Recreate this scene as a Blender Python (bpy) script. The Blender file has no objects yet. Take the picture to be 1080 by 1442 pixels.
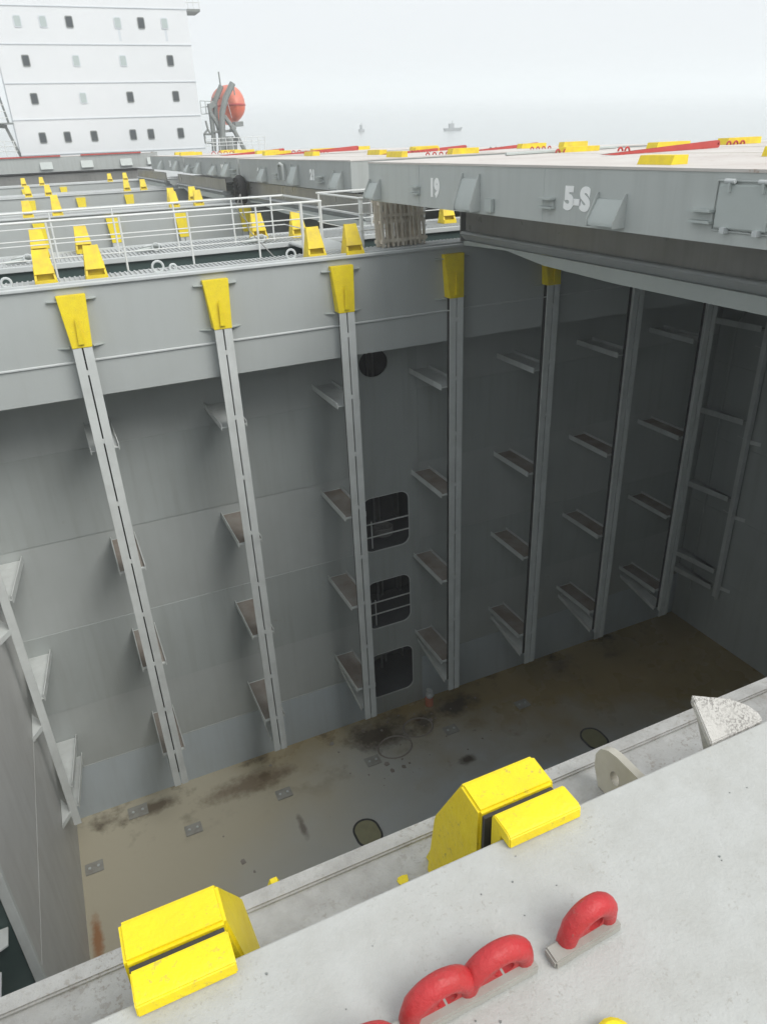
import bpy, math, random
from mathutils import Vector, Matrix
random.seed(7)
SC = bpy.context.scene
COL = SC.collection

# ------------------------------------------------------------------ camera, light, exposure
def cam_axes(yaw, pitch, roll):
    w = Vector((math.sin(yaw)*math.cos(pitch), math.cos(yaw)*math.cos(pitch), -math.sin(pitch)))
    r0 = Vector((math.cos(yaw), -math.sin(yaw), 0)); u0 = r0.cross(w)
    r = r0*math.cos(roll)+u0*math.sin(roll); u = -r0*math.sin(roll)+u0*math.cos(roll)
    return r, u, w
R_, U_, W_ = cam_axes(math.radians(23.5588), math.radians(27.0850), math.radians(-2.4595))
cd = bpy.data.cameras.new('camera'); cam = bpy.data.objects.new('camera', cd); COL.objects.link(cam)
cd.sensor_fit = 'VERTICAL'; cd.sensor_height = 36; cd.lens = 1026.02/1442*36
cd.clip_start = 0.05; cd.clip_end = 20000
cam.matrix_world = Matrix(((R_.x, U_.x, -W_.x, 0), (R_.y, U_.y, -W_.y, 0), (R_.z, U_.z, -W_.z, 0), (0, 0, 0, 1)))
SC.camera = cam

SUN_EL, SUN_AZ = math.radians(48), math.radians(152)      # azimuth measured from +Y towards +X
world = bpy.data.worlds.new('World'); SC.world = world; world.use_nodes = True
wn = world.node_tree.nodes; wl = world.node_tree.links; wn.clear()
sky = wn.new('ShaderNodeTexSky'); sky.sky_type = 'NISHITA'; sky.sun_disc = False
sky.sun_elevation = SUN_EL; sky.sun_rotation = SUN_AZ; sky.dust_density = 6; sky.air_density = 1.0
hs = wn.new('ShaderNodeHueSaturation'); hs.inputs['Saturation'].default_value = 0.22
mx = wn.new('ShaderNodeMixRGB'); mx.inputs[0].default_value = 0.72          # overcast: even cloud layer over the clear sky
mx.inputs[2].default_value = (9.2, 9.6, 9.9, 1)
bg = wn.new('ShaderNodeBackground'); bg.inputs[1].default_value = 0.078
wo = wn.new('ShaderNodeOutputWorld')
wl.new(sky.outputs[0], hs.inputs['Color']); wl.new(hs.outputs[0], mx.inputs[1]); wl.new(mx.outputs[0], bg.inputs[0]); wl.new(bg.outputs[0], wo.inputs[0])
sd = bpy.data.lights.new('sun', 'SUN'); sd.energy = 1.5; sd.angle = math.radians(38); sd.color = (1, .97, .92)
sun = bpy.data.objects.new('sun', sd); COL.objects.link(sun)
dv = Vector((math.sin(SUN_AZ)*math.cos(SUN_EL), math.cos(SUN_AZ)*math.cos(SUN_EL), math.sin(SUN_EL)))
sun.rotation_euler = dv.to_track_quat('Z', 'Y').to_euler(); sun.location = dv*60
vs = SC.view_settings; vs.view_transform = 'Standard'; vs.look = 'None'; vs.gamma = 1; vs.exposure = 0.62
try: vs.use_curve_mapping = False
except Exception: pass
SC.cycles.max_bounces = 8; SC.cycles.diffuse_bounces = 6; SC.cycles.volume_bounces = 6
SC.cycles.use_denoising = True

# ------------------------------------------------------------------ materials
def nd(nt, t, **k):
    n = nt.nodes.new(t)
    for a, b in k.items(): setattr(n, a, b)
    return n
def ramp(nt, a, b, src):
    m = nd(nt, 'ShaderNodeMapRange'); m.inputs[1].default_value = a; m.inputs[2].default_value = b
    nt.links.new(src, m.inputs[0]); return m.outputs[0]
def mixc(nt, f, a, b):
    m = nd(nt, 'ShaderNodeMixRGB')
    for i, v in enumerate((f, a, b)):
        if hasattr(v, 'is_linked') or hasattr(v, 'links'): nt.links.new(v, m.inputs[i])
        else: m.inputs[i].default_value = v if i == 0 else (*v, 1)
    return m.outputs[0]
def noise(nt, vec, scale, detail=4, rough=.55, stretch=None):
    if stretch:
        mp = nd(nt, 'ShaderNodeMapping'); mp.inputs['Scale'].default_value = stretch
        nt.links.new(vec, mp.inputs[0]); vec = mp.outputs[0]
    n = nd(nt, 'ShaderNodeTexNoise'); n.inputs['Scale'].default_value = scale
    n.inputs['Detail'].default_value = detail; n.inputs['Roughness'].default_value = rough
    nt.links.new(vec, n.inputs['Vector']); return n.outputs[0]
def mult(nt, a, b):
    m = nd(nt, 'ShaderNodeMath', operation='MULTIPLY')
    for i, v in enumerate((a, b)):
        if isinstance(v, (int, float)): m.inputs[i].default_value = v
        else: nt.links.new(v, m.inputs[i])
    return m.outputs[0]
def base(name):
    m = bpy.data.materials.new(name); m.use_nodes = True; nt = m.node_tree
    bs = nt.nodes['Principled BSDF']; g = nd(nt, 'ShaderNodeNewGeometry')
    return m, nt, bs, g.outputs['Position']
def paint(name, c, c2=None, rough=.5, scale=.6, vary=.5, streak=.0, streak_c=(.25, .24, .21), rust=0, rust_c=(.16, .06, .02),
          speck=0, speck_c=(.1, .1, .09), speck_s=40, bump=.15, bump_s=30, warp=0, metal=0, spec=.4):
    m, nt, bs, P = base(name)
    c2 = c2 or tuple(x*.82 for x in c)
    col = mixc(nt, mult(nt, ramp(nt, .35, .68, noise(nt, P, scale, 6, .6)), vary), c, c2)
    if streak:
        s = ramp(nt, .48, .72, noise(nt, P, 1.0, 5, .6, (5, 5, .3)))
        col = mixc(nt, mult(nt, s, streak), col, streak_c)
    if rust:
        a = ramp(nt, .70-.12*rust, .78-.08*rust, noise(nt, P, 2.3, 9, .72))
        col = mixc(nt, mult(nt, a, min(1, .5+rust*.5)), col, rust_c)
    if speck:
        a = ramp(nt, .64-.1*speck, .70-.1*speck, noise(nt, P, speck_s, 3, .7))
        b = ramp(nt, .42, .60, noise(nt, P, speck_s*.06, 4, .6))
        col = mixc(nt, mult(nt, mult(nt, a, b), .8), col, speck_c)
    nt.links.new(col, bs.inputs['Base Color'])
    r = nd(nt, 'ShaderNodeMapRange'); nt.links.new(noise(nt, P, scale*3, 5), r.inputs[0])
    r.inputs[3].default_value = max(.05, rough-.12); r.inputs[4].default_value = min(1, rough+.15)
    nt.links.new(r.outputs[0], bs.inputs['Roughness'])
    bs.inputs['Specular IOR Level'].default_value = spec; bs.inputs['Metallic'].default_value = metal
    bp = nd(nt, 'ShaderNodeBump'); bp.inputs['Strength'].default_value = bump; bp.inputs['Distance'].default_value = .01
    nt.links.new(noise(nt, P, bump_s, 5, .65), bp.inputs['Height'])
    if warp:
        b2 = nd(nt, 'ShaderNodeBump'); b2.inputs['Strength'].default_value = warp; b2.inputs['Distance'].default_value = .12
        nt.links.new(noise(nt, P, .55, 2, .4), b2.inputs['Height']); nt.links.new(b2.outputs[0], bp.inputs['Normal'])
    nt.links.new(bp.outputs[0], bs.inputs['Normal'])
    return m

M = {}
M['coaming'] = paint('coaming_grey_paint', (.43, .46, .455), (.39, .415, .41), .45, .5, .6, streak=.10, streak_c=(.30, .30, .28), warp=.12)
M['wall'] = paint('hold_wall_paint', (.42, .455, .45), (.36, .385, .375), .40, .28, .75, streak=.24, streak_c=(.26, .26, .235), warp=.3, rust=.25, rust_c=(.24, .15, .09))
M['wall2'] = paint('hold_wall_second_coat', (.45, .48, .475), (.385, .41, .40), .42, .4, .7, streak=.14, streak_c=(.30, .30, .28), warp=.25, rust=.1)
M['wall_low'] = paint('hold_wall_fresh_paint', (.50, .56, .60), (.45, .505, .54), .36, .6, .6, streak=.12, warp=.2)
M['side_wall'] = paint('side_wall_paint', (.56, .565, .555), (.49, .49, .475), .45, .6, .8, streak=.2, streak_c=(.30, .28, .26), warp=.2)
M['guide'] = paint('guide_rail_paint', (.63, .66, .65), (.52, .545, .535), .45, 2.2, .8, streak=.15, rust=.08, streak_c=(.28, .27, .25))
M['dark_slot'] = paint('slot_shadow_steel', (.06, .06, .06), (.04, .04, .04), .7)  # near-black: slot shade put into the colour, also the dark manhole rims
M['tray_dirt'] = paint('rusty_dirt', (.22, .18, .15), (.33, .31, .28), .9, 1.3, 1, bump=.6, rust=.5)
M['cover_side'] = paint('hatch_cover_side_paint', (.46, .49, .475), (.42, .45, .435), .5, .5, .7, streak=.16, streak_c=(.20, .205, .195), warp=.18, rust=.05)
M['cover_far'] = paint('hatch_cover_far_paint', (.38, .405, .395), (.34, .36, .35), .55, .5, .7, streak=.2, streak_c=(.18, .175, .16), warp=.1, rust=.1)
M['pocket'] = paint('pocket_plate_paint', (.44, .48, .465), (.39, .425, .41), .45, 2, .6)
M['cover_top'] = paint('hatch_cover_top_paint', (.58, .555, .525), (.49, .45, .42), .6, .8, .9, speck=.3, speck_c=(.35, .26, .2), speck_s=6, rust=.25, rust_c=(.38, .27, .19))
M['deck'] = paint('walkway_paint', (.44, .46, .46), (.36, .375, .37), .6, 1.6, .8, rust=.15, speck=.3, speck_s=14)
M['light_edge'] = paint('light_grey_edge_paint', (.55, .58, .58), (.46, .48, .48), .5, 2, .6, rust=.08)
M['dark_web'] = paint('girder_web_paint', (.24, .24, .23), (.18, .18, .17), .3, .7, .8, streak=.3, streak_c=(.12, .12, .11), warp=.2)
M['girder'] = paint('girder_flange_paint', (.40, .42, .42), (.34, .355, .355), .45, .8, .7)
M['green'] = paint('dark_green_deck_paint_and_shade', (.05, .08, .076), (.06, .095, .09), .55, 2, .8)
M['yellow'] = paint('yellow_paint', (.82, .66, .010), (.74, .57, .015), .45, 7, .8, bump=.45, bump_s=40, speck=.45, speck_c=(.42, .34, .08), speck_s=55, streak=.12, streak_c=(.45, .36, .08))
M['yellow_old'] = paint('weathered_yellow_paint', (.80, .62, .02), (.62, .46, .05), .55, 5, .9, bump=.3, rust=.22, rust_c=(.35, .2, .04))
M['red'] = paint('red_gloss_paint', (.46, .03, .035), (.40, .035, .035), .4, 14, .9, bump=.5, bump_s=45, speck=.25, speck_c=(.3, .12, .1), speck_s=90)
M['red_dull'] = paint('dull_red_paint', (.48, .06, .05), (.36, .05, .045), .6, 3, .8, bump=.2)
M['white'] = paint('white_rail_paint', (.68, .70, .69), (.58, .59, .57), .4, 3, .6, rust=.1)
M['house'] = paint('house_white_paint', (.68, .70, .715), (.64, .66, .675), .5, .25, .7, streak=.15, streak_c=(.66, .71, .69))
M['house_line'] = paint('house_deck_line', (.60, .64, .67), None, .5)
M['fore'] = paint('cover_grey_top_coat', (.43, .44, .425), (.385, .39, .37), .6, 11, 1, speck=.5, speck_c=(.33, .325, .30), speck_s=95, bump=.28, bump_s=75, warp=.05, rust=.04, rust_c=(.36, .30, .2))
M['fore2'] = paint('coaming_top_coat', (.45, .45, .435), (.34, .335, .32), .6, 9, 1, speck=.9, speck_c=(.28, .26, .23), speck_s=60, bump=.6, bump_s=50)
M['speckled'] = paint('gritty_paint', (.60, .59, .56), (.50, .49, .46), .7, 9, .8, speck=1.5, speck_c=(.16, .15, .14), speck_s=130, bump=.9, bump_s=130)
M['beige'] = paint('aged_white_paint', (.56, .54, .47), (.46, .43, .36), .5, 12, .8, bump=.2)
M['wood'] = paint('weathered_pallet_wood', (.74, .69, .60), (.58, .52, .43), .8, 5, 1, streak=.25, streak_c=(.30, .26, .21), bump=.4)
M['rubber'] = paint('black_rubber', (.02, .02, .02), (.035, .035, .033), .7, 4)
M['letter'] = paint('white_stencil_paint', (.90, .91, .90), (.80, .82, .80), .6, 8, .6)
M['orange'] = paint('lifeboat_orange', (.80, .13, .045), (.70, .11, .04), .35, 1, .5)
M['orange_top'] = paint('lifeboat_faded_canopy', (.66, .17, .10), (.58, .20, .15), .45, 1, .6)
M['davit'] = paint('davit_grey_paint', (.22, .24, .23), (.16, .17, .165), .5, 1, .6, rust=.1)
M['hull'] = paint('hull_paint', (.10, .03, .025), (.07, .03, .03), .5, .3, .7)
M['pad'] = paint('doubler_plate_paint', (.36, .36, .33), (.27, .26, .23), .5, 5, .9)
M['mud'] = paint('oval_cover_mud', (.30, .29, .17), (.24, .23, .14), .6, 4, .9)
M['rope'] = paint('grey_rope', (.25, .25, .24), None, .8, 9)
M['rock'] = paint('boat_grey', (.30, .32, .33), None, .8, 2)
M['glass_dark'] = paint('dark_window_glass', (.035, .045, .05), None, .12, 1, spec=.6)
M['glass_pale'] = paint('curtained_window_glass', (.42, .48, .47), (.36, .42, .41), .15, 3, spec=.6)
M['plastic'] = paint('orange_plastic', (.62, .23, .14), None, .5, 9)
M['void'] = paint('passage_shade_colour', (.085, .09, .10), (.055, .06, .065), .6, 1, .8)  # shade inside the bulkhead openings, put into a near-black colour

def floor_material():
    m, nt, bs, P = base('wet_muddy_tank_top')
    sx = nd(nt, 'ShaderNodeSeparateXYZ'); nt.links.new(P, sx.inputs[0])
    X, Y = sx.outputs[0], sx.outputs[1]
    def madd(a, k, c):
        q = nd(nt, 'ShaderNodeMath', operation='MULTIPLY_ADD'); nt.links.new(a, q.inputs[0]); q.inputs[1].default_value = k
        if isinstance(c, (int, float)): q.inputs[2].default_value = c
        else: nt.links.new(c, q.inputs[2])
        return q.outputs[0]
    n1 = noise(nt, P, .45, 5, .6)
    # silt and rusty water lie along the bulkhead and across the starboard half
    d = madd(Y, .55, madd(X, .22, madd(n1, 2.6, -10.4)))          # >0 : brown water
    brown = ramp(nt, -.5, 1.1, d)
    taupe = ramp(nt, -2.2, .3, madd(Y, .5, madd(X, -.32, madd(n1, 2.2, -7.0))))
    col = mixc(nt, mult(nt, ramp(nt, .4, .65, noise(nt, P, 1.1, 6)), .6), (.48, .515, .53), (.42, .45, .46))
    col = mixc(nt, taupe, col, (.50, .46, .35))
    col = mixc(nt, mult(nt, brown, .93), col, (.30, .215, .075))
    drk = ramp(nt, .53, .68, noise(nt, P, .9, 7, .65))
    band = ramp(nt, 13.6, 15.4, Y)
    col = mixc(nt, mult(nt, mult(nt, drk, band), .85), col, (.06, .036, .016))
    rs = ramp(nt, .66, .72, noise(nt, P, .8, 8, .7))
    col = mixc(nt, mult(nt, rs, .45), col, (.20, .10, .045))
    sp = ramp(nt, .70, .74, noise(nt, P, 5, 5, .7))
    col = mixc(nt, mult(nt, sp, .6), col, (.08, .05, .035))
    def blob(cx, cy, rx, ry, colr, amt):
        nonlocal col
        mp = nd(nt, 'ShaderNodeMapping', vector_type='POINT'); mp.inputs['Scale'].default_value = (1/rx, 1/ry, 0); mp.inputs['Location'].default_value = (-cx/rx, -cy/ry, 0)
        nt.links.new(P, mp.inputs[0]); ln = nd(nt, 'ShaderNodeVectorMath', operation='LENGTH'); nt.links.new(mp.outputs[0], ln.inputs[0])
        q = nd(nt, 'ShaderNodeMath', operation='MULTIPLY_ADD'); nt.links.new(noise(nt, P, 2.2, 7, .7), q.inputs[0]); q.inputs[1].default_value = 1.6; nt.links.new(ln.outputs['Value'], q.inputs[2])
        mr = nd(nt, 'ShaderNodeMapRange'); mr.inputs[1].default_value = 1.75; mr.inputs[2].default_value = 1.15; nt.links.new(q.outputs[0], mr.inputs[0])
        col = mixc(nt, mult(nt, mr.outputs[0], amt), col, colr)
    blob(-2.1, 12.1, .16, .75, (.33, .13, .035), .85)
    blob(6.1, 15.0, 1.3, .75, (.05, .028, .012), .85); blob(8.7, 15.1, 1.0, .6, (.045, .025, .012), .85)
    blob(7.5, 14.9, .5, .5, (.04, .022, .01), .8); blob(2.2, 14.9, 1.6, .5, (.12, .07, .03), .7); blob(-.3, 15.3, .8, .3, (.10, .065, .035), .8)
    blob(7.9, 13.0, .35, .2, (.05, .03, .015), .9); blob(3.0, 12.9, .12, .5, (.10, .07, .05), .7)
    nt.links.new(col, bs.inputs['Base Color'])
    r = nd(nt, 'ShaderNodeMapRange'); nt.links.new(mult(nt, brown, ramp(nt, .35, .7, noise(nt, P, .8, 3))), r.inputs[0])
    r.inputs[3].default_value = .42; r.inputs[4].default_value = .12; nt.links.new(r.outputs[0], bs.inputs['Roughness'])
    bp = nd(nt, 'ShaderNodeBump'); bp.inputs['Strength'].default_value = .25; bp.inputs['Distance'].default_value = .03
    nt.links.new(noise(nt, P, 3, 5), bp.inputs['Height']); nt.links.new(bp.outputs[0], bs.inputs['Normal'])
    return m
M['floor'] = floor_material()

# ------------------------------------------------------------------ mesh helpers
class MB:
    def __init__(s): s.v = []; s.f = []; s.sm = False
    def quadbox(s, a, b):          # a, b: two 4-point rings
        n = len(s.v); s.v += [tuple(p) for p in a]+[tuple(p) for p in b]; k = len(a)
        s.f.append(tuple(range(n+k-1, n-1, -1))); s.f.append(tuple(range(n+k, n+2*k)))
        for i in range(k):
            j = (i+1) % k; s.f.append((n+i, n+j, n+k+j, n+k+i))
        return s
    def box(s, x0, x1, y0, y1, z0, z1):
        x0, x1 = min(x0, x1), max(x0, x1); y0, y1 = min(y0, y1), max(y0, y1); z0, z1 = min(z0, z1), max(z0, z1)
        return s.quadbox([(x0, y0, z0), (x1, y0, z0), (x1, y1, z0), (x0, y1, z0)], [(x0, y0, z1), (x1, y0, z1), (x1, y1, z1), (x0, y1, z1)])
    def prism_x(s, pts, x0, x1):   # (y, z) outline
        return s.quadbox([(x0, y, z) for y, z in pts], [(x1, y, z) for y, z in pts])
    def prism_y(s, pts, y0, y1):   # (x, z)
        return s.quadbox([(x, y0, z) for x, z in pts], [(x, y1, z) for x, z in pts])
    def prism_z(s, pts, z0, z1):
        return s.quadbox([(x, y, z0) for x, y in pts], [(x, y, z1) for x, y in pts])
    def tube(s, pts, r, k=8, closed=False):
        s.sm = True
        pts = [Vector(p) for p in pts]; n0 = len(s.v); N = len(pts)
        rr = r if isinstance(r, (list, tuple)) else [r]*N
        prev = None
        for i, p in enumerate(pts):
            a = pts[(i-1) % N] if (i > 0 or closed) else p; b = pts[(i+1) % N] if (i < N-1 or closed) else p
            t = (b-a).normalized()
            up = prev if prev else (Vector((0, 0, 1)) if abs(t.z) < .9 else Vector((1, 0, 0)))
            e1 = (up-t*up.dot(t)).normalized(); prev = e1; e2 = t.cross(e1)
            for q in range(k):
                an = 2*math.pi*q/k; s.v.append(tuple(p+(e1*math.cos(an)+e2*math.sin(an))*rr[i]))
        for i in range(N if closed else N-1):
            j = (i+1) % N
            for q in range(k):
                q2 = (q+1) % k; s.f.append((n0+i*k+q, n0+i*k+q2, n0+j*k+q2, n0+j*k+q))
        if not closed:
            s.f.append(tuple(n0+q for q in range(k-1, -1, -1))); s.f.append(tuple(n0+(N-1)*k+q for q in range(k)))
        return s
    def bar(s, a, b, w, h):        # rectangular bar from a to b
        a, b = Vector(a), Vector(b); t = (b-a).normalized()
        up = Vector((0, 0, 1)) if abs(t.z) < .9 else Vector((0, 1, 0))
        e1 = t.cross(up).normalized(); e2 = e1.cross(t)
        ring = [(-1, -1), (1, -1), (1, 1), (-1, 1)]
        return s.quadbox([a+e1*x*w/2+e2*y*h/2 for x, y in ring], [b+e1*x*w/2+e2*y*h/2 for x, y in ring])
def shift(mb, d):
    mb.v = [(x-d[0], y-d[1], z-d[2]) for x, y, z in mb.v]; return mb
def finish(me, bev=0, o=None):
    import bmesh
    bm = bmesh.new(); bm.from_mesh(me); bmesh.ops.recalc_face_normals(bm, faces=bm.faces)
    if bev: bmesh.ops.bevel(bm, geom=[e for e in bm.edges if e.is_manifold and e.calc_face_angle(0) > .4], offset=bev, segments=2, affect='EDGES', clamp_overlap=True)
    bm.to_mesh(me); bm.free()
def obj(name, mb, mat, parent=None, kind=None, bev=0, world=True, label=None):
    me = bpy.data.meshes.new(name)
    if parent is not None and world:
        p = parent; d = Vector((0, 0, 0))
        while p is not None: d += p.location; p = p.parent
        shift(mb, d)
    me.from_pydata(mb.v, [], mb.f); me.update(); finish(me, bev)
    me.materials.append(M[mat])
    if mb.sm or bev:
        for p in me.polygons: p.use_smooth = True
        try: me.set_sharp_from_angle(angle=math.radians(38))
        except Exception: pass
    o = bpy.data.objects.new(name, me); COL.objects.link(o)
    if parent is not None: o.parent = parent
    if kind: o['kind'] = kind
    if label: o['label'] = label
    return o
def thing(name, label, cat, loc, group=None):
    o = bpy.data.objects.new(name, None); o.empty_display_size = .2; COL.objects.link(o); o.location = loc
    o['label'] = label; o['category'] = cat
    if group: o['group'] = group
    return o
def tag(o, label, cat, group=None):
    o['label'] = label; o['category'] = cat
    if group: o['group'] = group
    return o
def copy_tree(o, parent=None, kids=None):
    c = o.copy(); COL.objects.link(c); c.parent = parent
    if parent is not None: c.matrix_parent_inverse = o.matrix_parent_inverse.copy()
    for ch in (kids_of.get(o.name) or [x for x in list(COL.objects) if x.parent == o]): copy_tree(ch, c)
    return c
kids_of = {}
def curve_mesh(name, outlines=None, text=None, size=1, extrude=.01, offset=0):
    if text is not None:
        cu = bpy.data.curves.new(name, 'FONT'); cu.body = text; cu.size = size; cu.align_x = 'CENTER'; cu.align_y = 'CENTER'; cu.offset = offset
    else:
        cu = bpy.data.curves.new(name, 'CURVE'); cu.dimensions = '2D'; cu.fill_mode = 'BOTH'
        for ol in outlines:
            sp = cu.splines.new('POLY'); sp.points.add(len(ol)-1); sp.use_cyclic_u = True
            for i, (x, y) in enumerate(ol): sp.points[i].co = (x, y, 0, 1)
    cu.extrude = extrude
    t = bpy.data.objects.new('tmp', cu); COL.objects.link(t)
    dg = bpy.context.evaluated_depsgraph_get(); me = bpy.data.meshes.new_from_object(t.evaluated_get(dg))
    bpy.data.objects.remove(t); bpy.data.curves.remove(cu); me.name = name
    return me
def rrect(x0, x1, z0, z1, r, n=6):
    pts = []
    for cx, cz, a0 in ((x1-r, z1-r, 0), (x0+r, z1-r, 90), (x0+r, z0+r, 180), (x1-r, z0+r, 270)):
        for i in range(n+1):
            a = math.radians(a0+90*i/n); pts.append((cx+r*math.cos(a), cz+r*math.sin(a)))
    return pts

# ------------------------------------------------------------------ sea, haze (the ship is trimmed by the stern, so the sea lies tilted in ship axes)
NS = Vector((.002, -.052, .999)).normalized()
def sea_z(x, y): return -12-(NS.x*x+NS.y*y)/NS.z
def seav(x, y, dz=0): return (x, y, sea_z(x, y)+dz)
XL, XR, YA, YB = -7.5, 21.5, -30, 112
R = 2600
m, nt, bs, P = base('misty_sea_water')
bs.inputs['Base Color'].default_value = (.34, .37, .37, 1); bs.inputs['Roughness'].default_value = .2
b1 = nd(nt, 'ShaderNodeBump'); b1.inputs['Strength'].default_value = .5; b1.inputs['Distance'].default_value = .25
nt.links.new(noise(nt, P, .5, 5, .6, (1, .6, 1)), b1.inputs['Height']); nt.links.new(b1.outputs[0], bs.inputs['Normal'])
M['sea'] = m
sea = MB()
xs = [-R, XL+.3, XR-.3, R]; ys = [-R, YA+.3, YB-.3, R]
for i in range(3):
    for j in range(3):
        if i == 1 and j == 1: continue
        n = len(sea.v); sea.v += [seav(xs[i], ys[j]), seav(xs[i+1], ys[j]), seav(xs[i+1], ys[j+1]), seav(xs[i], ys[j+1])]; sea.f.append((n, n+1, n+2, n+3))
obj('sea', sea, 'sea', kind='structure')
hz = bpy.data.materials.new('sea_mist'); hz.use_nodes = True; nt = hz.node_tree; nt.nodes.clear()
pv = nd(nt, 'ShaderNodeVolumePrincipled'); pv.inputs['Color'].default_value = (.97, .99, 1, 1); pv.inputs['Density'].default_value = .0015
pv.inputs['Anisotropy'].default_value = .1
out = nd(nt, 'ShaderNodeOutputMaterial'); nt.links.new(pv.outputs[0], out.inputs['Volume']); M['haze'] = hz
H = 2500
hb = MB(); hb.quadbox([seav(-H, -H, -8), seav(H, -H, -8), seav(H, H, -8), seav(-H, H, -8)], [seav(-H, -H, 33), seav(H, -H, 33), seav(H, H, 33), seav(-H, H, 33)])
obj('haze', hb, 'haze', kind='stuff')

# ------------------------------------------------------------------ hull and deck
ZC, ZB, ZF = -2.06, -4.05, -15.66          # coaming top, coaming bottom, tank top
YC = 14.17; YW = 15.80
hull = MB(); hull.box(XL, XL+.06, YA, YB, -17, -3.4); hull.box(XR-.06, XR, YA, YB, -17, -3.4)
hull.box(XL+.07, XR-.07, YA, YB, -17.06, -17); hull.box(XL+.07, XR-.07, YA, YA+.06, -16.99, -3.4); hull.box(XL+.07, XR-.07, YB-.06, YB, -16.99, -3.4)
obj('ship_hull', hull, 'hull', kind='structure')
dk = MB(); dk.box(XL, -3.35, YA, YB, -3.39, -3.36); dk.box(18.95, XR, YA, YB, -3.39, -3.36); dk.box(-3.3, 18.9, 66.2, YB, -3.39, -3.36)
obj('main_deck', dk, 'green', kind='structure')

# tank top of the near hold
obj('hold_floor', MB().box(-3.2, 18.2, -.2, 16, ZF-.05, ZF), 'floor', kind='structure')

# ---- pads, manholes, marks on the floor
PADS = [(-2.0, 14.07), (.44, 14.11), (2.89, 14.16), (5.51, 14.14), (8.07, 14.21), (10.55, 14.17), (-.78, 15.34)]
where = ['beside the port wall', 'in front of the leftmost full cell guide', 'in front of the second cell guide from the left', 'in front of the third cell guide, by the rings',
         'before the fourth cell guide', 'in the brown water right of the middle', 'close to the bulkhead at its left end']
for i, (x, y) in enumerate(PADS):
    t = thing('floor_pad', 'steel pad on the hold floor '+where[i], 'floor pad', (x, y, ZF+.004), 'container corner pads on the hold floor')
    k = .17 if i < 6 else .2
    obj('pad_plate', MB().box(x-k*1.25, x+k*1.25, y-k, y+k, ZF+.004, ZF+.034), 'pad', t, bev=.01)
    for s in (-1, 1): obj('bolt', MB().tube([(x+s*k*.6, y, ZF+.034), (x+s*k*.6, y, ZF+.055)], .035, 8), 'light_edge', t)
for n_, (x, y, lab) in enumerate([(4.42, 12.0, 'oval manhole cover on the floor behind the yellow guide blocks, middle of the hold'), (11.57, 12.03, 'oval manhole cover at the right beside the brown water')]):
    t = thing('manhole', lab, 'manhole', (x, y, ZF))
    ov = rrect(-.32, .32, -.42, .42, .32, 10)
    ring = MB().tube([(x+a, y+b, ZF+.012) for a, b in ov], .028, 6, closed=True)
    obj('rim', ring, 'dark_slot', t)
    obj('lid', MB().prism_z([(x+a*.97, y+b*.97) for a, b in ov], ZF+.004, ZF+.014), 'mud', t)
for (x, y, r, lab) in [(6.3, 14.35, .42, 'thin rusty ring stain on the floor, nearer the camera'), (7.25, 14.75, .38, 'dark ring stain on the floor beside the orange tub')]:
    ring = MB().tube([(x+r*1.2*math.cos(a*math.pi/12), y+r*math.sin(a*math.pi/12), ZF+.002) for a in range(24)], .028, 4, closed=True)
    tag(obj('ring_mark', ring, 'tray_dirt'), lab, 'stain', 'ring marks on the hold floor')
tub = thing('plastic_bag_tub', 'small orange tub with a clear bag on top against the bulkhead foot', 'tub', (8.0, 15.45, ZF))
obj('tub_body', MB().prism_z([(8+.13*math.cos(a*math.pi/6), 15.45+.13*math.sin(a*math.pi/6)) for a in range(12)], ZF+.003, ZF+.32), 'plastic', tub, bev=.02)
bag = MB(); bag.tube([(8.0, 15.45, ZF+.325), (8.02, 15.44, ZF+.42), (7.99, 15.46, ZF+.50), (8.02, 15.45, ZF+.58)], [.10, .14, .07, .11], 8)
obj('bag', bag, 'light_edge', tub)
deb = MB()
for k in range(60):
    if k < 52: x, y = random.uniform(4.6, 9.5), random.uniform(13.2, 15.6)
    else: x, y = random.uniform(-1.8, 8), random.uniform(11, 15.5)
    s = random.uniform(.012, .045) if k % 9 else .09; h = random.uniform(.004, .02)
    a = random.random()*6; pts = [(x+s*random.uniform(.5, 1.3)*math.cos(a+q*1.26), y+s*random.uniform(.5, 1.3)*math.sin(a+q*1.26)) for q in range(5)]
    deb.prism_z(pts, ZF+.001, ZF+h)
obj('debris', deb, 'tray_dirt', kind='stuff')

# ------------------------------------------------------------------ near-hold far bulkhead
bk = thing('transverse_bulkhead', 'tall grey steel bulkhead across the far end of the open hold, behind the cell guides', 'bulkhead', (8, YW, ZF))
seams = [ZF, -14.0, -12.1, -9.9, -7.6, -5.6, ZB-.004]
holes = [rrect(6.28, 7.64, -9.95, -8.33, .25), rrect(6.28, 7.62, -12.5, -10.92, .25), rrect(6.25, 7.65, -15.02, -13.42, .25),
         [(6.79+.38*math.cos(a*math.pi/12), -4.78+.34*math.sin(a*math.pi/12)) for a in range(24)]]
XM0, XM1 = 6.0, 7.95
def wall_mesh(name, outl):          # outlines in (x, z) -> mesh at y=YW
    me = curve_mesh(name, outl, extrude=.02)
    for v in me.vertices: x, z, e = v.co; v.co = (x-8, .02-e, z-ZF)
    return me
for i in range(len(seams)-1):
    z0, z1 = seams[i], seams[i+1]-.008
    mt = 'wall_low' if i == 0 else ('wall', 'wall2')[i % 2]
    dy = (0, .012, 0, .01, -.006, .008)[i]
    obj('plate', MB().box(-2.3, XM0-.004, YW+dy, YW+dy+.04, z0, z1), mt, bk)
    obj('plate', MB().box(XM1+.004, 18.1, YW+dy, YW+dy+.04, z0, z1), mt, bk)
me = wall_mesh('plate', [[(XM0, ZF), (XM1, ZF), (XM1, ZB-.01), (XM0, ZB-.01)]]+holes)
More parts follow.
